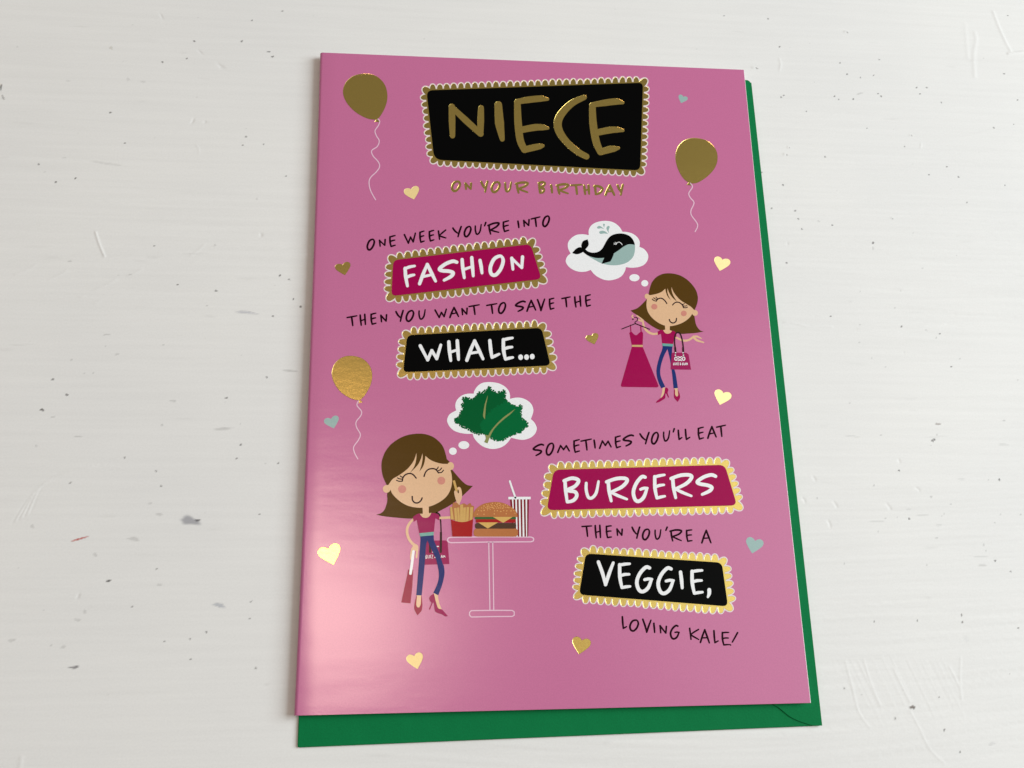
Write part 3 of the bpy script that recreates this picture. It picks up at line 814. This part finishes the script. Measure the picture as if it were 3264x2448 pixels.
def heart(tile, notch, tip, w, m, label, emboss=0.05):
    nt_, tp = np.array(notch, float), np.array(tip, float)
    ax = tp - nt_; l = np.hypot(*ax); ax /= l; sx = np.array([-ax[1], ax[0]])
    half = [(0, 0, 1), (.14, -.16), (.33, -.20), (.48, -.04), (.48, .24), (.30, .58), (0, 1, 1)]
    pts = [tuple(nt_ + sx * u * w * -1 + ax * v * l) + ((1,) if len(q) else ()) for (u, v, *q) in half]
    pts += [tuple(nt_ + sx * u * w + ax * v * l) for (u, v, *q) in half[-2:0:-1]]
    print_part('heart', blob(tile, pts, 6), M[m], root, 1, emboss, label)


heart('A', (970, 1283), (994, 1370), 134, 'palegold', 'pale gold heart below the top left balloon')
heart('C', (365, 567), (386, 654), 134, 'gold', 'dark gold heart left of the FASHION plaque')
heart('B', (1322, 467), (1302, 522), 84, 'teal', 'tiny teal heart at the top right', 0)
heart('D', (1668, 523), (1644, 617), 142, 'palegold', 'pale gold heart near the right edge above the upper girl')
heart('D', (516, 1192), (538, 1264), 110, 'gold', 'small dark gold heart beside the pink dress')
heart('E', (374, 374), (399, 458), 134, 'teal', 'teal heart at the left edge', 0)
heart('E', (352, 1520), (396, 1658), 202, 'gold', 'big bright yellow heart at the lower left')
heart('G', (1108, 808), (1136, 918), 144, 'palegold', 'pale gold heart at the bottom left')
heart('S', (2306, 1254), (2295, 1290), 54, 'palegold', 'pale gold heart near the right edge below the upper girl')
heart('F', (2010, 1283), (1984, 1394), 156, 'teal', 'teal heart at the lower right beside VEGGIE', 0)
heart('S', (1855, 2042), (1846, 2085), 58, 'gold', 'dark gold heart at the bottom centre')


# ---- thought bubbles
def pt(name, polys, m, parent, layer, label=None): return print_part(name, polys, M[m], parent, layer, 0, label)


wb = pt('thought_bubble', blob('W', [(640, 440, 1), (637, 330), (690, 220), (800, 145), (950, 108), (1100, 108), (1240, 150), (1360, 245), (1432, 360, 1), (1540, 366), (1680, 410), (1790, 500), (1838, 600), (1830, 715, 1), (1930, 760), (2010, 850), (2038, 940), (2010, 1050), (1930, 1140), (1800, 1190), (1650, 1205), (1512, 1190, 1), (1490, 1280), (1420, 1390), (1310, 1460), (1150, 1500), (1000, 1487), (850, 1420), (750, 1340), (685, 1255, 1), (580, 1292), (450, 1302), (310, 1270), (180, 1190), (108, 1090), (102, 1010), (150, 920), (215, 870, 1), (165, 780), (145, 680), (165, 590), (240, 500), (350, 435), (470, 418), (560, 425)], 4)
        + ell('W', 1712, 1440, 120, 84) + ell('W', 1955, 1570, 82, 76), 'white', root, 1, 'white thought bubble holding a black whale')
pt('whale_belly', blob('W', [(1722, 655, 1), (1726, 740), (1715, 850), (1680, 950), (1600, 1040), (1500, 1100), (1350, 1140), (1200, 1148), (1050, 1130), (900, 1085), (780, 1020), (630, 935, 1), (900, 960), (1230, 850), (1450, 700), (1640, 645)]), 'teal', wb, 2)
pt('whale_body', blob('W', [(560, 775, 1), (620, 820), (700, 848), (790, 848), (880, 820), (950, 760), (1000, 680), (1060, 570), (1130, 480), (1220, 425), (1350, 400), (1480, 410), (1590, 455), (1660, 520), (1705, 600), (1722, 667, 1), (1640, 655), (1560, 660), (1450, 715), (1350, 790), (1228, 870, 1), (1215, 920), (1170, 1020), (1140, 1060), (1050, 1085), (940, 1117, 1), (970, 1040), (1002, 973, 1), (900, 980), (800, 975), (700, 950), (620, 920), (560, 880), (505, 835, 1), (470, 855), (400, 884), (330, 887), (248, 858, 1), (340, 760), (420, 722), (472, 730, 1), (463, 680), (480, 620), (520, 570), (612, 538, 1), (636, 620), (628, 690)]), 'black', wb, 3)
pt('whale_eye', stroke('W', [(1425, 665), (1390, 622), (1345, 604), (1302, 625), (1283, 660)], 13) + stroke('W', [(1280, 662), (1225, 650)], 10) + stroke('W', [(1280, 640), (1228, 626)], 10) + stroke('W', [(1292, 622), (1258, 606)], 10), 'white', wb, 4)
pt('water_spout', blob('W', [(835, 270), (850, 235), (890, 222), (940, 245), (1000, 297, 1), (930, 277), (870, 287)]) + blob('W', [(975, 190), (990, 170), (1018, 185), (1008, 225), (1003, 268, 1), (985, 225)]) + blob('W', [(1055, 280), (1075, 235), (1110, 222), (1130, 250), (1105, 320), (1112, 392, 1), (1080, 340)]) + blob('W', [(885, 380), (900, 350), (960, 335), (1030, 355), (1097, 412, 1), (1000, 400), (920, 410)]), 'teal', wb, 2)

kb = pt('thought_bubble', blob('K', [(690, 345, 1), (705, 285), (760, 195), (850, 122), (960, 92), (1100, 92), (1250, 120), (1380, 190), (1460, 280), (1490, 370), (1490, 460, 1), (1600, 435), (1720, 435), (1850, 480), (1950, 560), (1998, 660), (2000, 760), (1950, 905, 1), (2020, 970), (2070, 1060), (2080, 1130), (2040, 1230), (1950, 1310), (1830, 1355), (1700, 1357), (1515, 1315, 1), (1440, 1420), (1330, 1510), (1180, 1558), (1030, 1555), (880, 1500), (770, 1410), (700, 1320), (665, 1225, 1), (550, 1230), (400, 1210), (260, 1160), (160, 1070), (107, 960), (115, 880), (170, 790), (305, 715, 1), (285, 620), (300, 530), (350, 450), (440, 380), (560, 345)], 4)
        + ell('K', 473, 1478, 120, 88) + ell('K', 232, 1612, 85, 80), 'white', root, 1, 'white thought bubble holding green kale leaves')


def frilly(pts, rnd, r0, sp, amp):
    """leaf outline with crinkled edge: small round lobes along it"""
    out = [pts]; P = [np.array(p, float) for p in pts]
    res = []
    for i in range(len(P)):
        a, b = P[i], P[(i + 1) % len(P)]; l = np.hypot(*(b - a)); d = (b - a) / l; nn = np.array([d[1], -d[0]])
        k = max(1, int(l / sp))
        for j in range(k):
            c = a + d * (j + rnd.uniform(.2, .8)) * l / k
            for q in range(2):
                cc = c + nn * (rnd.uniform(-0.2, 1.0) * amp) + d * rnd.uniform(-sp * .3, sp * .3)
                res += ell('K', cc[0], cc[1], r0 * rnd.uniform(.7, 1.15), n=9)
    return poly('K', pts) + res


lr = random.Random(21)
pt('kale_leaf', frilly([(1045, 200), (1085, 280), (1180, 345), (1280, 320), (1365, 275), (1380, 350), (1355, 430), (1420, 520), (1300, 700), (1000, 1220), (800, 1225), (690, 1190), (600, 1130), (500, 1075), (395, 1040), (262, 935), (395, 860), (415, 740), (470, 660), (425, 610), (480, 540), (445, 440), (570, 460), (640, 490), (770, 410), (790, 330), (900, 340), (970, 270)], lr, 20, 34, 27), 'kale', kb, 2, 'dark green back kale leaf')
pt('kale_leaf', frilly([(930, 900), (1060, 760), (1200, 650), (1340, 560), (1440, 520), (1540, 610), (1640, 650), (1745, 605), (1745, 680), (1715, 760), (1740, 900), (1885, 1005), (1860, 1060), (1770, 1120), (1750, 1180), (1640, 1205), (1500, 1260), (1400, 1315), (1300, 1380), (1180, 1365), (1080, 1305), (1000, 1235), (930, 1220), (850, 1050)], lr, 19, 34, 25), 'kale2', kb, 3, 'lighter green front kale leaf')
pt('leaf_rib', blob('K', [(1002, 378, 1), (988, 480), (962, 600), (947, 790), (938, 908, 1), (898, 840), (910, 720), (940, 560)]), 'rib', kb, 4)
pt('leaf_rib', blob('K', [(1610, 680, 1), (1500, 795), (1350, 915), (1230, 1025), (1130, 1140), (1062, 1270), (995, 1442, 1), (922, 1410, 1), (958, 1330), (940, 1255, 1), (1015, 1262, 1), (1050, 1190), (1130, 1085), (1230, 975), (1350, 865), (1500, 755)]), 'rib', kb, 5)

# ---- upper girl with the dress
g = pt('printed_girl', stroke('B1', [(780, 402), (680, 412), (600, 385), (540, 330), (505, 260), (492, 185), (470, 160)], [38, 38, 40, 40, 38, 32, 28])
       + stroke('B1', [(490, 165), (430, 112), (385, 88)], [34, 26, 20]) + stroke('B1', [(470, 185), (430, 172), (402, 160)], [30, 26, 18]) + stroke('B1', [(316, 80), (302, 105), (322, 128)], [20, 24, 18])
       + stroke('B1', [(1060, 460), (1130, 500), (1220, 530), (1310, 515), (1390, 455)], [34, 36, 36, 36, 34]) + stroke('B1', [(1370, 470), (1440, 455), (1525, 492)], [36, 34, 16]) + stroke('B1', [(1385, 470), (1450, 525), (1565, 562)], [40, 38, 22])
       + poly('B1', [(842, 1362), (884, 1355), (872, 1450), (835, 1520), (800, 1545), (830, 1450)]) + poly('B1', [(1048, 1362), (1106, 1362), (1118, 1490), (1092, 1518), (1060, 1490)]), 'skin', root, 1,
       'cartoon girl holding a pink dress on a hanger')
pt('hair', blob('R1', [(575, 730, 1), (500, 810), (400, 910), (300, 980), (158, 1025, 1), (250, 1097), (400, 1190), (560, 1320), (700, 1420), (880, 1512), (1100, 1562), (1300, 1592), (1450, 1616), (1600, 1606), (1800, 1592), (2002, 1556, 1), (1920, 1530), (1850, 1460), (1800, 1360), (1770, 1200), (1740, 1050, 1), (1600, 700), (900, 500)]), 'brown', g, 2)
pt('face', blob('R1', [(600, 640), (562, 800), (562, 950), (605, 1080), (700, 1210), (820, 1310), (950, 1382), (1080, 1417), (1220, 1412), (1400, 1362), (1550, 1282), (1660, 1182), (1725, 1080), (1775, 1000), (1600, 600), (1100, 400), (720, 480)]) + ell('R1', 572, 668, 62, 66) + ell('R1', 1780, 1088, 72, 74) + poly('R1', [(1020, 1380), (1148, 1380), (1140, 1525), (1030, 1525)]), 'skin', g, 3)
pt('fringe', blob('R1', [(612, 617, 1), (640, 480), (690, 330), (780, 210), (900, 130), (1020, 95), (1150, 90), (1300, 110), (1450, 165), (1600, 265), (1720, 390), (1810, 530), (1850, 680), (1845, 800), (1815, 910), (1765, 1022, 1), (1680, 935), (1560, 860), (1420, 770), (1320, 670), (1240, 560), (1185, 430, 1), (1195, 540), (1240, 660), (1325, 802, 1), (1230, 720), (1140, 600), (1085, 465, 1), (1085, 560), (1110, 650), (1172, 768, 1), (1090, 670), (1050, 570), (1030, 475, 1), (950, 550), (850, 595), (740, 625), (640, 638)], 5), 'brown', g, 4)


def eye(tile, arc, lashes, w, lw, parent): pt('closed_eye', stroke(tile, arc, w) + [q for l in lashes for q in stroke(tile, l, lw)], 'dark', parent, 5)


eye('R1', [(1070, 852), (1030, 790), (970, 735), (900, 716), (840, 745), (800, 792)], [[(800, 790), (745, 775), (702, 738)], [(828, 752), (780, 738), (738, 706)], [(850, 732), (820, 715), (796, 688)]], 28, 22, g)
eye('R1', [(1216, 888), (1260, 840), (1330, 815), (1400, 835), (1460, 885), (1490, 955)], [[(1488, 948), (1540, 958), (1592, 940)], [(1482, 908), (1530, 915), (1576, 904)], [(1462, 872), (1490, 868), (1512, 852)]], 28, 22, g)
pt('cheek', ell('R1', 755, 930, 75, 71), 'cheek', g, 5)
pt('cheek', ell('R1', 1497, 1100, 73, 70), 'cheek', g, 5)
pt('smile', stroke('R1', [(1132, 1252), (1152, 1302), (1200, 1336), (1258, 1334), (1302, 1292), (1314, 1225)], 30), 'dark', g, 5)
b = pt('blouse', poly('B1', [(752, 372), (800, 343), (850, 342), (880, 395), (930, 408), (980, 397), (1008, 352), (1050, 366), (1082, 400), (1085, 470), (1048, 458), (1025, 588), (835, 583), (812, 408), (758, 434)]), 'magenta', g, 3)
pt('neckline', blob('B1', [(848, 345, 1), (882, 338), (890, 325), (960, 325), (968, 345), (1007, 360, 1), (975, 396), (930, 408), (885, 396)]), 'skin', g, 4)
pt('trousers', blob('B1', [(842, 622, 1), (930, 628, 1), (925, 680), (870, 790), (830, 900), (805, 1010), (800, 1110), (825, 1210), (887, 1342, 1), (818, 1372, 1), (770, 1270), (738, 1150), (733, 1040), (753, 930), (790, 800), (832, 690)]) + blob('B1', [(900, 626, 1), (1015, 632, 1), (1008, 700), (1010, 800), (1040, 1000), (1075, 1130), (1110, 1366, 1), (1034, 1372, 1), (1020, 1230), (1000, 1050), (975, 880), (945, 750), (924, 670)]), 'blue', g, 2)
pt('waist_belt', poly('B1', [(834, 578), (1027, 592), (1022, 636), (838, 624)]), 'belt', g, 5)
pt('shoe', blob('B1', [(888, 1358, 1), (922, 1362), (943, 1400), (930, 1452), (958, 1535, 1), (938, 1532, 1), (905, 1468), (890, 1472), (887, 1540), (850, 1572), (780, 1612), (724, 1628, 1), (738, 1598), (800, 1545), (850, 1510), (872, 1450)]), 'magenta', g, 3)
pt('shoe', blob('B1', [(1044, 1385), (1060, 1410), (1062, 1480), (1092, 1516), (1116, 1488), (1106, 1380, 1), (1140, 1470), (1147, 1540), (1106, 1610, 1), (1050, 1545), (1041, 1480)]), 'magenta', g, 3)
hb = pt('handbag', poly('B1', [(985, 1036), (998, 760), (1020, 742), (1260, 745), (1298, 775), (1342, 1042)]) + stroke('B1', [(1068, 690), (1052, 560), (1058, 450), (1082, 400), (1115, 386), (1150, 410), (1180, 490), (1200, 600), (1208, 690)], 4), 'blouse', g, 6, 'pink handbag lettered GLITZ & GLAM')
d = pt('dress', poly('B1', [(300, 636), (490, 638), (768, 1320), (764, 1342), (745, 1355), (125, 1346), (108, 1335), (106, 1308)]) + blob('B1', [(253, 395, 1), (290, 372), (330, 412), (378, 434), (420, 400), (470, 368), (497, 400, 1), (490, 610, 1), (297, 608, 1)], 4) + stroke('B1', [(275, 255), (282, 390)], 18) + stroke('B1', [(455, 262), (463, 385)], 18), 'magenta', root, 2, 'raspberry pink strappy dress on a hanger')
pt('dress_belt', poly('B1', [(298, 606), (492, 606), (490, 642), (300, 638)]), 'dresstie', d, 3)
pt('hanger', stroke('B1', [(122, 325), (362, 230), (612, 330)], 17, False) + stroke('B1', [(364, 232), (355, 205), (392, 178), (400, 142), (376, 120), (346, 120)], 15) + ell('B1', 318, 152, 14), 'dark', d, 4)
# handbag details belong to the bag drawing
pt('handbag_handle', stroke('B1', [(1068, 690), (1052, 560), (1058, 450), (1082, 400), (1115, 386), (1150, 410), (1180, 490), (1200, 600), (1208, 690)], 22) + stroke('B1', [(1062, 655), (1070, 735)], 32) + stroke('B1', [(1202, 655), (1206, 730)], 32) + stroke('B1', [(1070, 735), (1072, 830)], 14) + stroke('B1', [(1206, 735), (1210, 830)], 14), 'dark', g, 7)
ring = []
for cx in (1075, 1211):
    ring += stroke('B1', [(cx + 22 * math.cos(k * math.pi / 4), 850 + 30 * math.sin(k * math.pi / 4)) for k in range(8)], 15, True, 2, True)
ring += stroke('B1', [(1105, 812), (1150, 828), (1170, 850), (1150, 872), (1108, 888)], 12) + stroke('B1', [(1182, 812), (1140, 828), (1120, 850), (1140, 872), (1182, 888)], 12)
for x, y in ((1068, 745), (1065, 788), (1200, 745), (1207, 788)): ring += ell('B1', x, y, 13, 11, n=10)
pt('handbag_rings', ring, 'white', g, 8)
gx_ = [('G', 1026, 1052), ('L', 1056, 1074), ('I', 1074, 1088), ('T', 1086, 1108), ('Z', 1106, 1130), ('&', 1142, 1166), ('G', 1180, 1206), ('L', 1208, 1226), ('A', 1226, 1252), ('M', 1254, 1284)]
pt('handbag_lettering', letters('B1', [(c, a, e, 918, 966) for c, a, e in gx_], 0.02, 8), 'white', g, 8)

# ---- lower girl with fries, burger and drink
B2, L2 = lambda p: tl('B2', p), lambda p: tl('L2', p)


def mixed(src): return [card(spline(src, True, 4))]


bagpoly = [card(B2([(895, 950), (1488, 945), (1540, 1000)]) + L2([(1597, 150), (930, 168)]))]
g2 = pt('printed_girl', stroke('B2', [(520, 330), (430, 430), (360, 560), (345, 700), (375, 840), (440, 960), (530, 1060), (610, 1110)], [62, 72, 76, 78, 78, 80, 84, 90])
        + blob('B2', [(520, 1110), (590, 1060), (650, 1080), (676, 1150), (665, 1290), (640, 1460), (598, 1440), (610, 1260), (560, 1280), (545, 1400), (490, 1470), (440, 1510), (436, 1360), (468, 1200)])
        + stroke('B2', [(1270, 285), (1450, 280), (1660, 270)], 72)
        + blob('R2', [(1425, 1095), (1445, 1060), (1500, 1008), (1540, 1028), (1560, 1110), (1560, 1200), (1525, 1290), (1518, 1325, 1), (1478, 1325, 1), (1462, 1260), (1436, 1170)])
        + poly('L2', [(738, 965), (850, 965), (840, 1210), (800, 1292), (750, 1292), (720, 1220)]) + poly('L2', [(1185, 915), (1295, 965), (1302, 1060), (1335, 1200), (1392, 1340), (1290, 1330), (1225, 1130)]),
        'skin', root, 3, 'cartoon girl holding a chip beside the burger')
hb2 = pt('handbag', bagpoly, 'blouse', g2, 1, 'pink handbag behind the legs of the lower girl')
pt('handbag_handle', stroke('B2', [(1220, 150), (1285, 190), (1325, 330), (1340, 520), (1345, 700)], [80, 70, 44, 40, 42]) + stroke('B2', [(1342, 720), (1340, 1000), (1335, 1285)], 66) + stroke('B2', [(1020, 1040), (1022, 1285)], 62), 'dark', g2, 2)
pt('handbag_lettering', letters('B2', [('G', 885, 935, 1372, 1486), ('L', 945, 985, 1375, 1480), ('I', 990, 1015, 1378, 1475), ('T', 1012, 1055, 1368, 1470), ('Z', 1060, 1115, 1365, 1480), ('A', 1340, 1395, 1372, 1460), ('M', 1402, 1472, 1380, 1455)], 0.0, 15) + ell('B2', 1250, 1122, 34, 16) + ell('B2', 1102, 1290, 18, 16) + ell('B2', 1165, 1445, 16, 18), 'white', g2, 3)
pt('hair', blob('R2', [(290, 1060, 1), (245, 1120), (245, 1250), (210, 1380), (150, 1460), (52, 1496, 1), (200, 1527), (400, 1547), (600, 1564), (800, 1562), (1000, 1542), (1150, 1442), (1300, 1362), (1440, 1272), (1600, 1140), (1755, 990, 1), (1650, 970), (1560, 900), (1470, 800), (1390, 705, 1), (1250, 500), (600, 500)]), 'brown', g2, 2)
pt('face', blob('R2', [(295, 1030), (330, 1120), (400, 1200), (500, 1282), (620, 1342), (760, 1370), (900, 1370), (1050, 1332), (1200, 1252), (1300, 1162), (1360, 1050), (1386, 930), (1380, 800), (1350, 690), (1300, 600), (900, 440), (820, 380), (720, 385), (500, 700), (268, 950)]) + ell('R2', 235, 1042, 68, 68) + ell('R2', 1360, 640, 62, 70) + poly('R2', [(868, 1340), (977, 1335), (976, 1490), (872, 1490)]), 'skin', g2, 4)
pt('fringe', blob('R2', [(235, 972, 1), (170, 820), (145, 670), (155, 540), (205, 400), (300, 270), (430, 170), (580, 100), (750, 70), (900, 75), (1040, 120), (1150, 200), (1230, 300), (1280, 450), (1312, 602, 1), (1200, 597), (1080, 565), (990, 520), (918, 460, 1), (905, 560), (875, 650), (812, 737, 1), (850, 620), (868, 510), (868, 408, 1), (835, 520), (775, 630), (640, 767, 1), (720, 650), (755, 530), (762, 403, 1), (715, 540), (630, 660), (540, 740), (440, 810), (340, 870), (265, 972, 1)], 5), 'brown', g2, 5)
eye('R2', [(755, 852), (700, 790), (640, 770), (570, 790), (525, 840), (510, 905)], [[(510, 906), (455, 908), (408, 890)], [(518, 870), (465, 866), (424, 848)], [(530, 838), (500, 832), (474, 814)]], 24, 19, g2)
eye('R2', [(894, 822), (920, 750), (970, 700), (1040, 685), (1100, 700), (1150, 760)], [[(1148, 756), (1200, 752), (1236, 712)], [(1126, 726), (1170, 712), (1204, 674)], [(1108, 700), (1130, 685), (1144, 656)]], 24, 19, g2)
pt('cheek', ell('R2', 508, 1047, 72, 70), 'cheek', g2, 5)
pt('cheek', ell('R2', 1198, 897, 70, 69), 'cheek', g2, 5)
pt('smile', stroke('R2', [(685, 1176), (692, 1242), (732, 1285), (790, 1286), (840, 1246), (860, 1202)], 26), 'dark', g2, 5)
pt('blouse', poly('B2', [(515, 262), (600, 195), (705, 148), (745, 210), (800, 262), (880, 285), (960, 270), (1030, 212), (1065, 136), (1180, 148), (1262, 182), (1305, 245), (1285, 350), (1180, 296), (1168, 360), (1135, 700), (702, 728), (632, 340), (540, 404)]), 'blouse', g2, 4)
pt('neckline', blob('B2', [(718, 165, 1), (805, 160), (815, 120), (980, 120), (990, 150), (1060, 132, 1), (1020, 215), (960, 268), (880, 283), (795, 258)]), 'skin', g2, 5)
pt('trousers', mixed(B2([(733, 825, 1), (945, 810, 1), (945, 930), (908, 1080), (886, 1350), (868, 1600)]) + L2([(935, 250), (900, 620), (864, 978, 1), (720, 974, 1), (755, 560), (780, 230)]) + B2([(712, 1300), (742, 950)]))
   + mixed(B2([(880, 815, 1), (1127, 790, 1), (1140, 940), (1210, 1120), (1300, 1330), (1390, 1620)]) + L2([(1450, 200), (1470, 380), (1440, 560), (1385, 760), (1302, 975, 1), (1172, 908, 1), (1268, 700), (1315, 520), (1315, 350), (1270, 130)]) + B2([(1190, 1480), (1080, 1240), (980, 1030), (930, 920)])), 'blue', g2, 5)
pt('waist_belt', poly('B2', [(702, 738), (1132, 692), (1125, 795), (733, 830)]), 'belt', g2, 6)
pt('shoe', blob('L2', [(728, 985, 1), (738, 1010), (720, 1220), (752, 1290), (800, 1290), (838, 1215), (850, 985, 1), (862, 985, 1), (882, 1200), (875, 1320), (848, 1400), (752, 1507, 1), (692, 1400), (665, 1300), (690, 1120)]), 'crimson', g2, 4)
pt('shoe', blob('L2', [(1185, 930, 1), (1110, 978), (1064, 1040), (1080, 1120), (1118, 1185), (1052, 1337, 1), (1080, 1362, 1), (1158, 1180), (1185, 1200), (1200, 1330), (1240, 1422), (1400, 1482), (1480, 1532), (1560, 1527, 1), (1440, 1390), (1390, 1348), (1300, 1312), (1240, 1150), (1210, 1020)]), 'blouse', g2, 4)
sb = pt('shopping_bag', poly('L2', [(508, 288), (540, 300), (530, 420), (600, 430), (615, 300), (642, 300), (620, 700), (568, 1188), (322, 1165), (480, 450)]), 'crimson', g2, 4)
pt('bag_strap', [q for q in stroke('L2', [(648, -190), (625, -20), (600, 180), (567, 400)], [66, 72, 72, 70])], 'white', g2, 5)
pt('chip', poly('R2', [(1398, 898), (1438, 890), (1488, 1070), (1470, 1090), (1446, 1075)]), 'fry', g2, 5)
pt('finger_gap', ell('R2', 1495, 1087, 13, 34, -8), 'brown', g2, 4)

tbl = pt('cafe_table', stroke('U', [(185, 1402), (1000, 1390), (1955, 1395), (2008, 1425), (2008, 1475), (1950, 1500), (1000, 1505), (190, 1520), (128, 1498), (115, 1455), (132, 1418)], 24, False, 1, True)
         + stroke('U', [(185, 1402), (140, 1416), (114, 1455), (135, 1500), (190, 1520)], 24) + stroke('U', [(1950, 1396), (2000, 1415), (2014, 1448), (1998, 1485), (1950, 1500)], 24)
         + [q for t_ in (1,) for q in []], 'pinkwhite', root, 2, 'outlined bistro table carrying fast food')
leg = []
for a, b2 in (((1022, 1512), (1774, 404)), ((1110, 1512), (1808, 404))):
    p0, p1 = tl('U', [a])[0], tl('G', [b2])[0]
    leg += stroke('S', [p0, p1], 3.4)
leg += stroke('G', [(1610, 405), (1800, 402), (1970, 403), (1988, 415), (1988, 445), (1970, 456), (1800, 457), (1610, 461), (1594, 445), (1594, 420)], 9.5, False, 1, True)
pt('table_base', leg, 'pinkwhite', tbl, 2)
cup = pt('drink_cup', poly('U', [(1490, 555), (1908, 555), (1890, 1386), (1590, 1386), (1560, 1000)]), 'white', root, 3, 'red and white striped drink cup with a straw')
st_ = []
for (a, b_, c, e) in [(1492, 1532, 1566, 1600), (1565, 1606, 1598, 1632), (1643, 1682, 1660, 1696), (1718, 1757, 1735, 1770), (1792, 1832, 1810, 1846), (1868, 1908, 1868, 1892)]:
    st_ += poly('U', [(a, 560), (b_, 560), (e, 1386), (c, 1386)])
pt('cup_stripes', st_, 'stripe', cup, 4)
pt('cup_lid', poly('U', [(1453, 510), (1945, 508), (1945, 564), (1453, 566)]), 'white', cup, 5)
pt('straw', stroke('U', [(1486, 165), (1540, 330), (1610, 530)], 42), 'white', cup, 5)
fr = pt('fries', poly('U', [(180, 1000), (165, 740), (215, 735), (232, 640), (300, 632), (335, 650), (370, 690), (455, 655), (490, 655), (545, 690), (590, 655), (625, 650), (645, 700), (700, 715), (680, 1010), (440, 1070)]), 'frybrown', root, 5, 'yellow fries in a red box')
fp = []
for q in [[(172, 728), (212, 738), (252, 1010), (188, 1005)], [(258, 758), (310, 755), (338, 1050), (278, 1040)], [(322, 748), (372, 745), (386, 1060), (345, 1060)],
          [(394, 682), (457, 680), (452, 1070), (385, 1070)], [(462, 748), (520, 740), (512, 1070), (450, 1070)], [(535, 736), (590, 735), (574, 1055), (516, 1065)], [(614, 740), (676, 738), (662, 1015), (598, 1040)]]:
    fp += poly('U', q)
pt('fry_sticks', fp, 'fry', fr, 6)
pt('fry_box', blob('U', [(188, 1008, 1), (300, 1048), (430, 1066), (560, 1048), (678, 998, 1), (652, 1388, 1), (222, 1388, 1)]), 'red', fr, 7)


def rrect(tile, x0, y0, x1, y1, r): return [card(round_poly(tl(tile, [(x0, y0), (x1, y0), (x1, y1), (x0, y1)]), r / TILE[tile][2], 6))]


bg_ = pt('burger', blob('U', [(690, 960, 1), (692, 870), (740, 780), (850, 692), (980, 643), (1180, 620), (1350, 648), (1500, 718), (1600, 800), (1648, 880), (1658, 957, 1)]) + rrect('U', 690, 1206, 1668, 1388, 88), 'bun', root, 5, 'cheeseburger in a sesame bun')
pt('patty', rrect('U', 718, 1085, 1628, 1212, 60), 'patty', bg_, 6)
pt('tomato', rrect('U', 738, 1003, 1618, 1078, 20), 'red', bg_, 7)
pt('lettuce', rrect('U', 714, 952, 1622, 1005, 22), 'lettuce', bg_, 8)
pt('cheese', poly('U', [(1112, 953), (1548, 953), (1340, 1084)]), 'cheese', bg_, 9)
pt('cheese', poly('U', [(786, 1074), (1228, 1074), (1000, 1208)]), 'cheese', bg_, 9)
sr = random.Random(5); seeds = []; got = []
for _ in range(2000):
    x, y = sr.uniform(720, 1630), sr.uniform(640, 900)
    if ((x - 1175) / 470)**2 + ((960 - y) / 325)**2 > 0.93: continue
    dens = 34 if y < 760 else (52 if y < 820 else 110)
    if any(math.hypot(x - a, y - b_) < dens for a, b_ in got): continue
    got.append((x, y)); seeds += ell('U', x, y, sr.uniform(9, 15), sr.uniform(11, 17), sr.uniform(0, 90), 8)
pt('sesame_seeds', seeds, 'seed', bg_, 6)
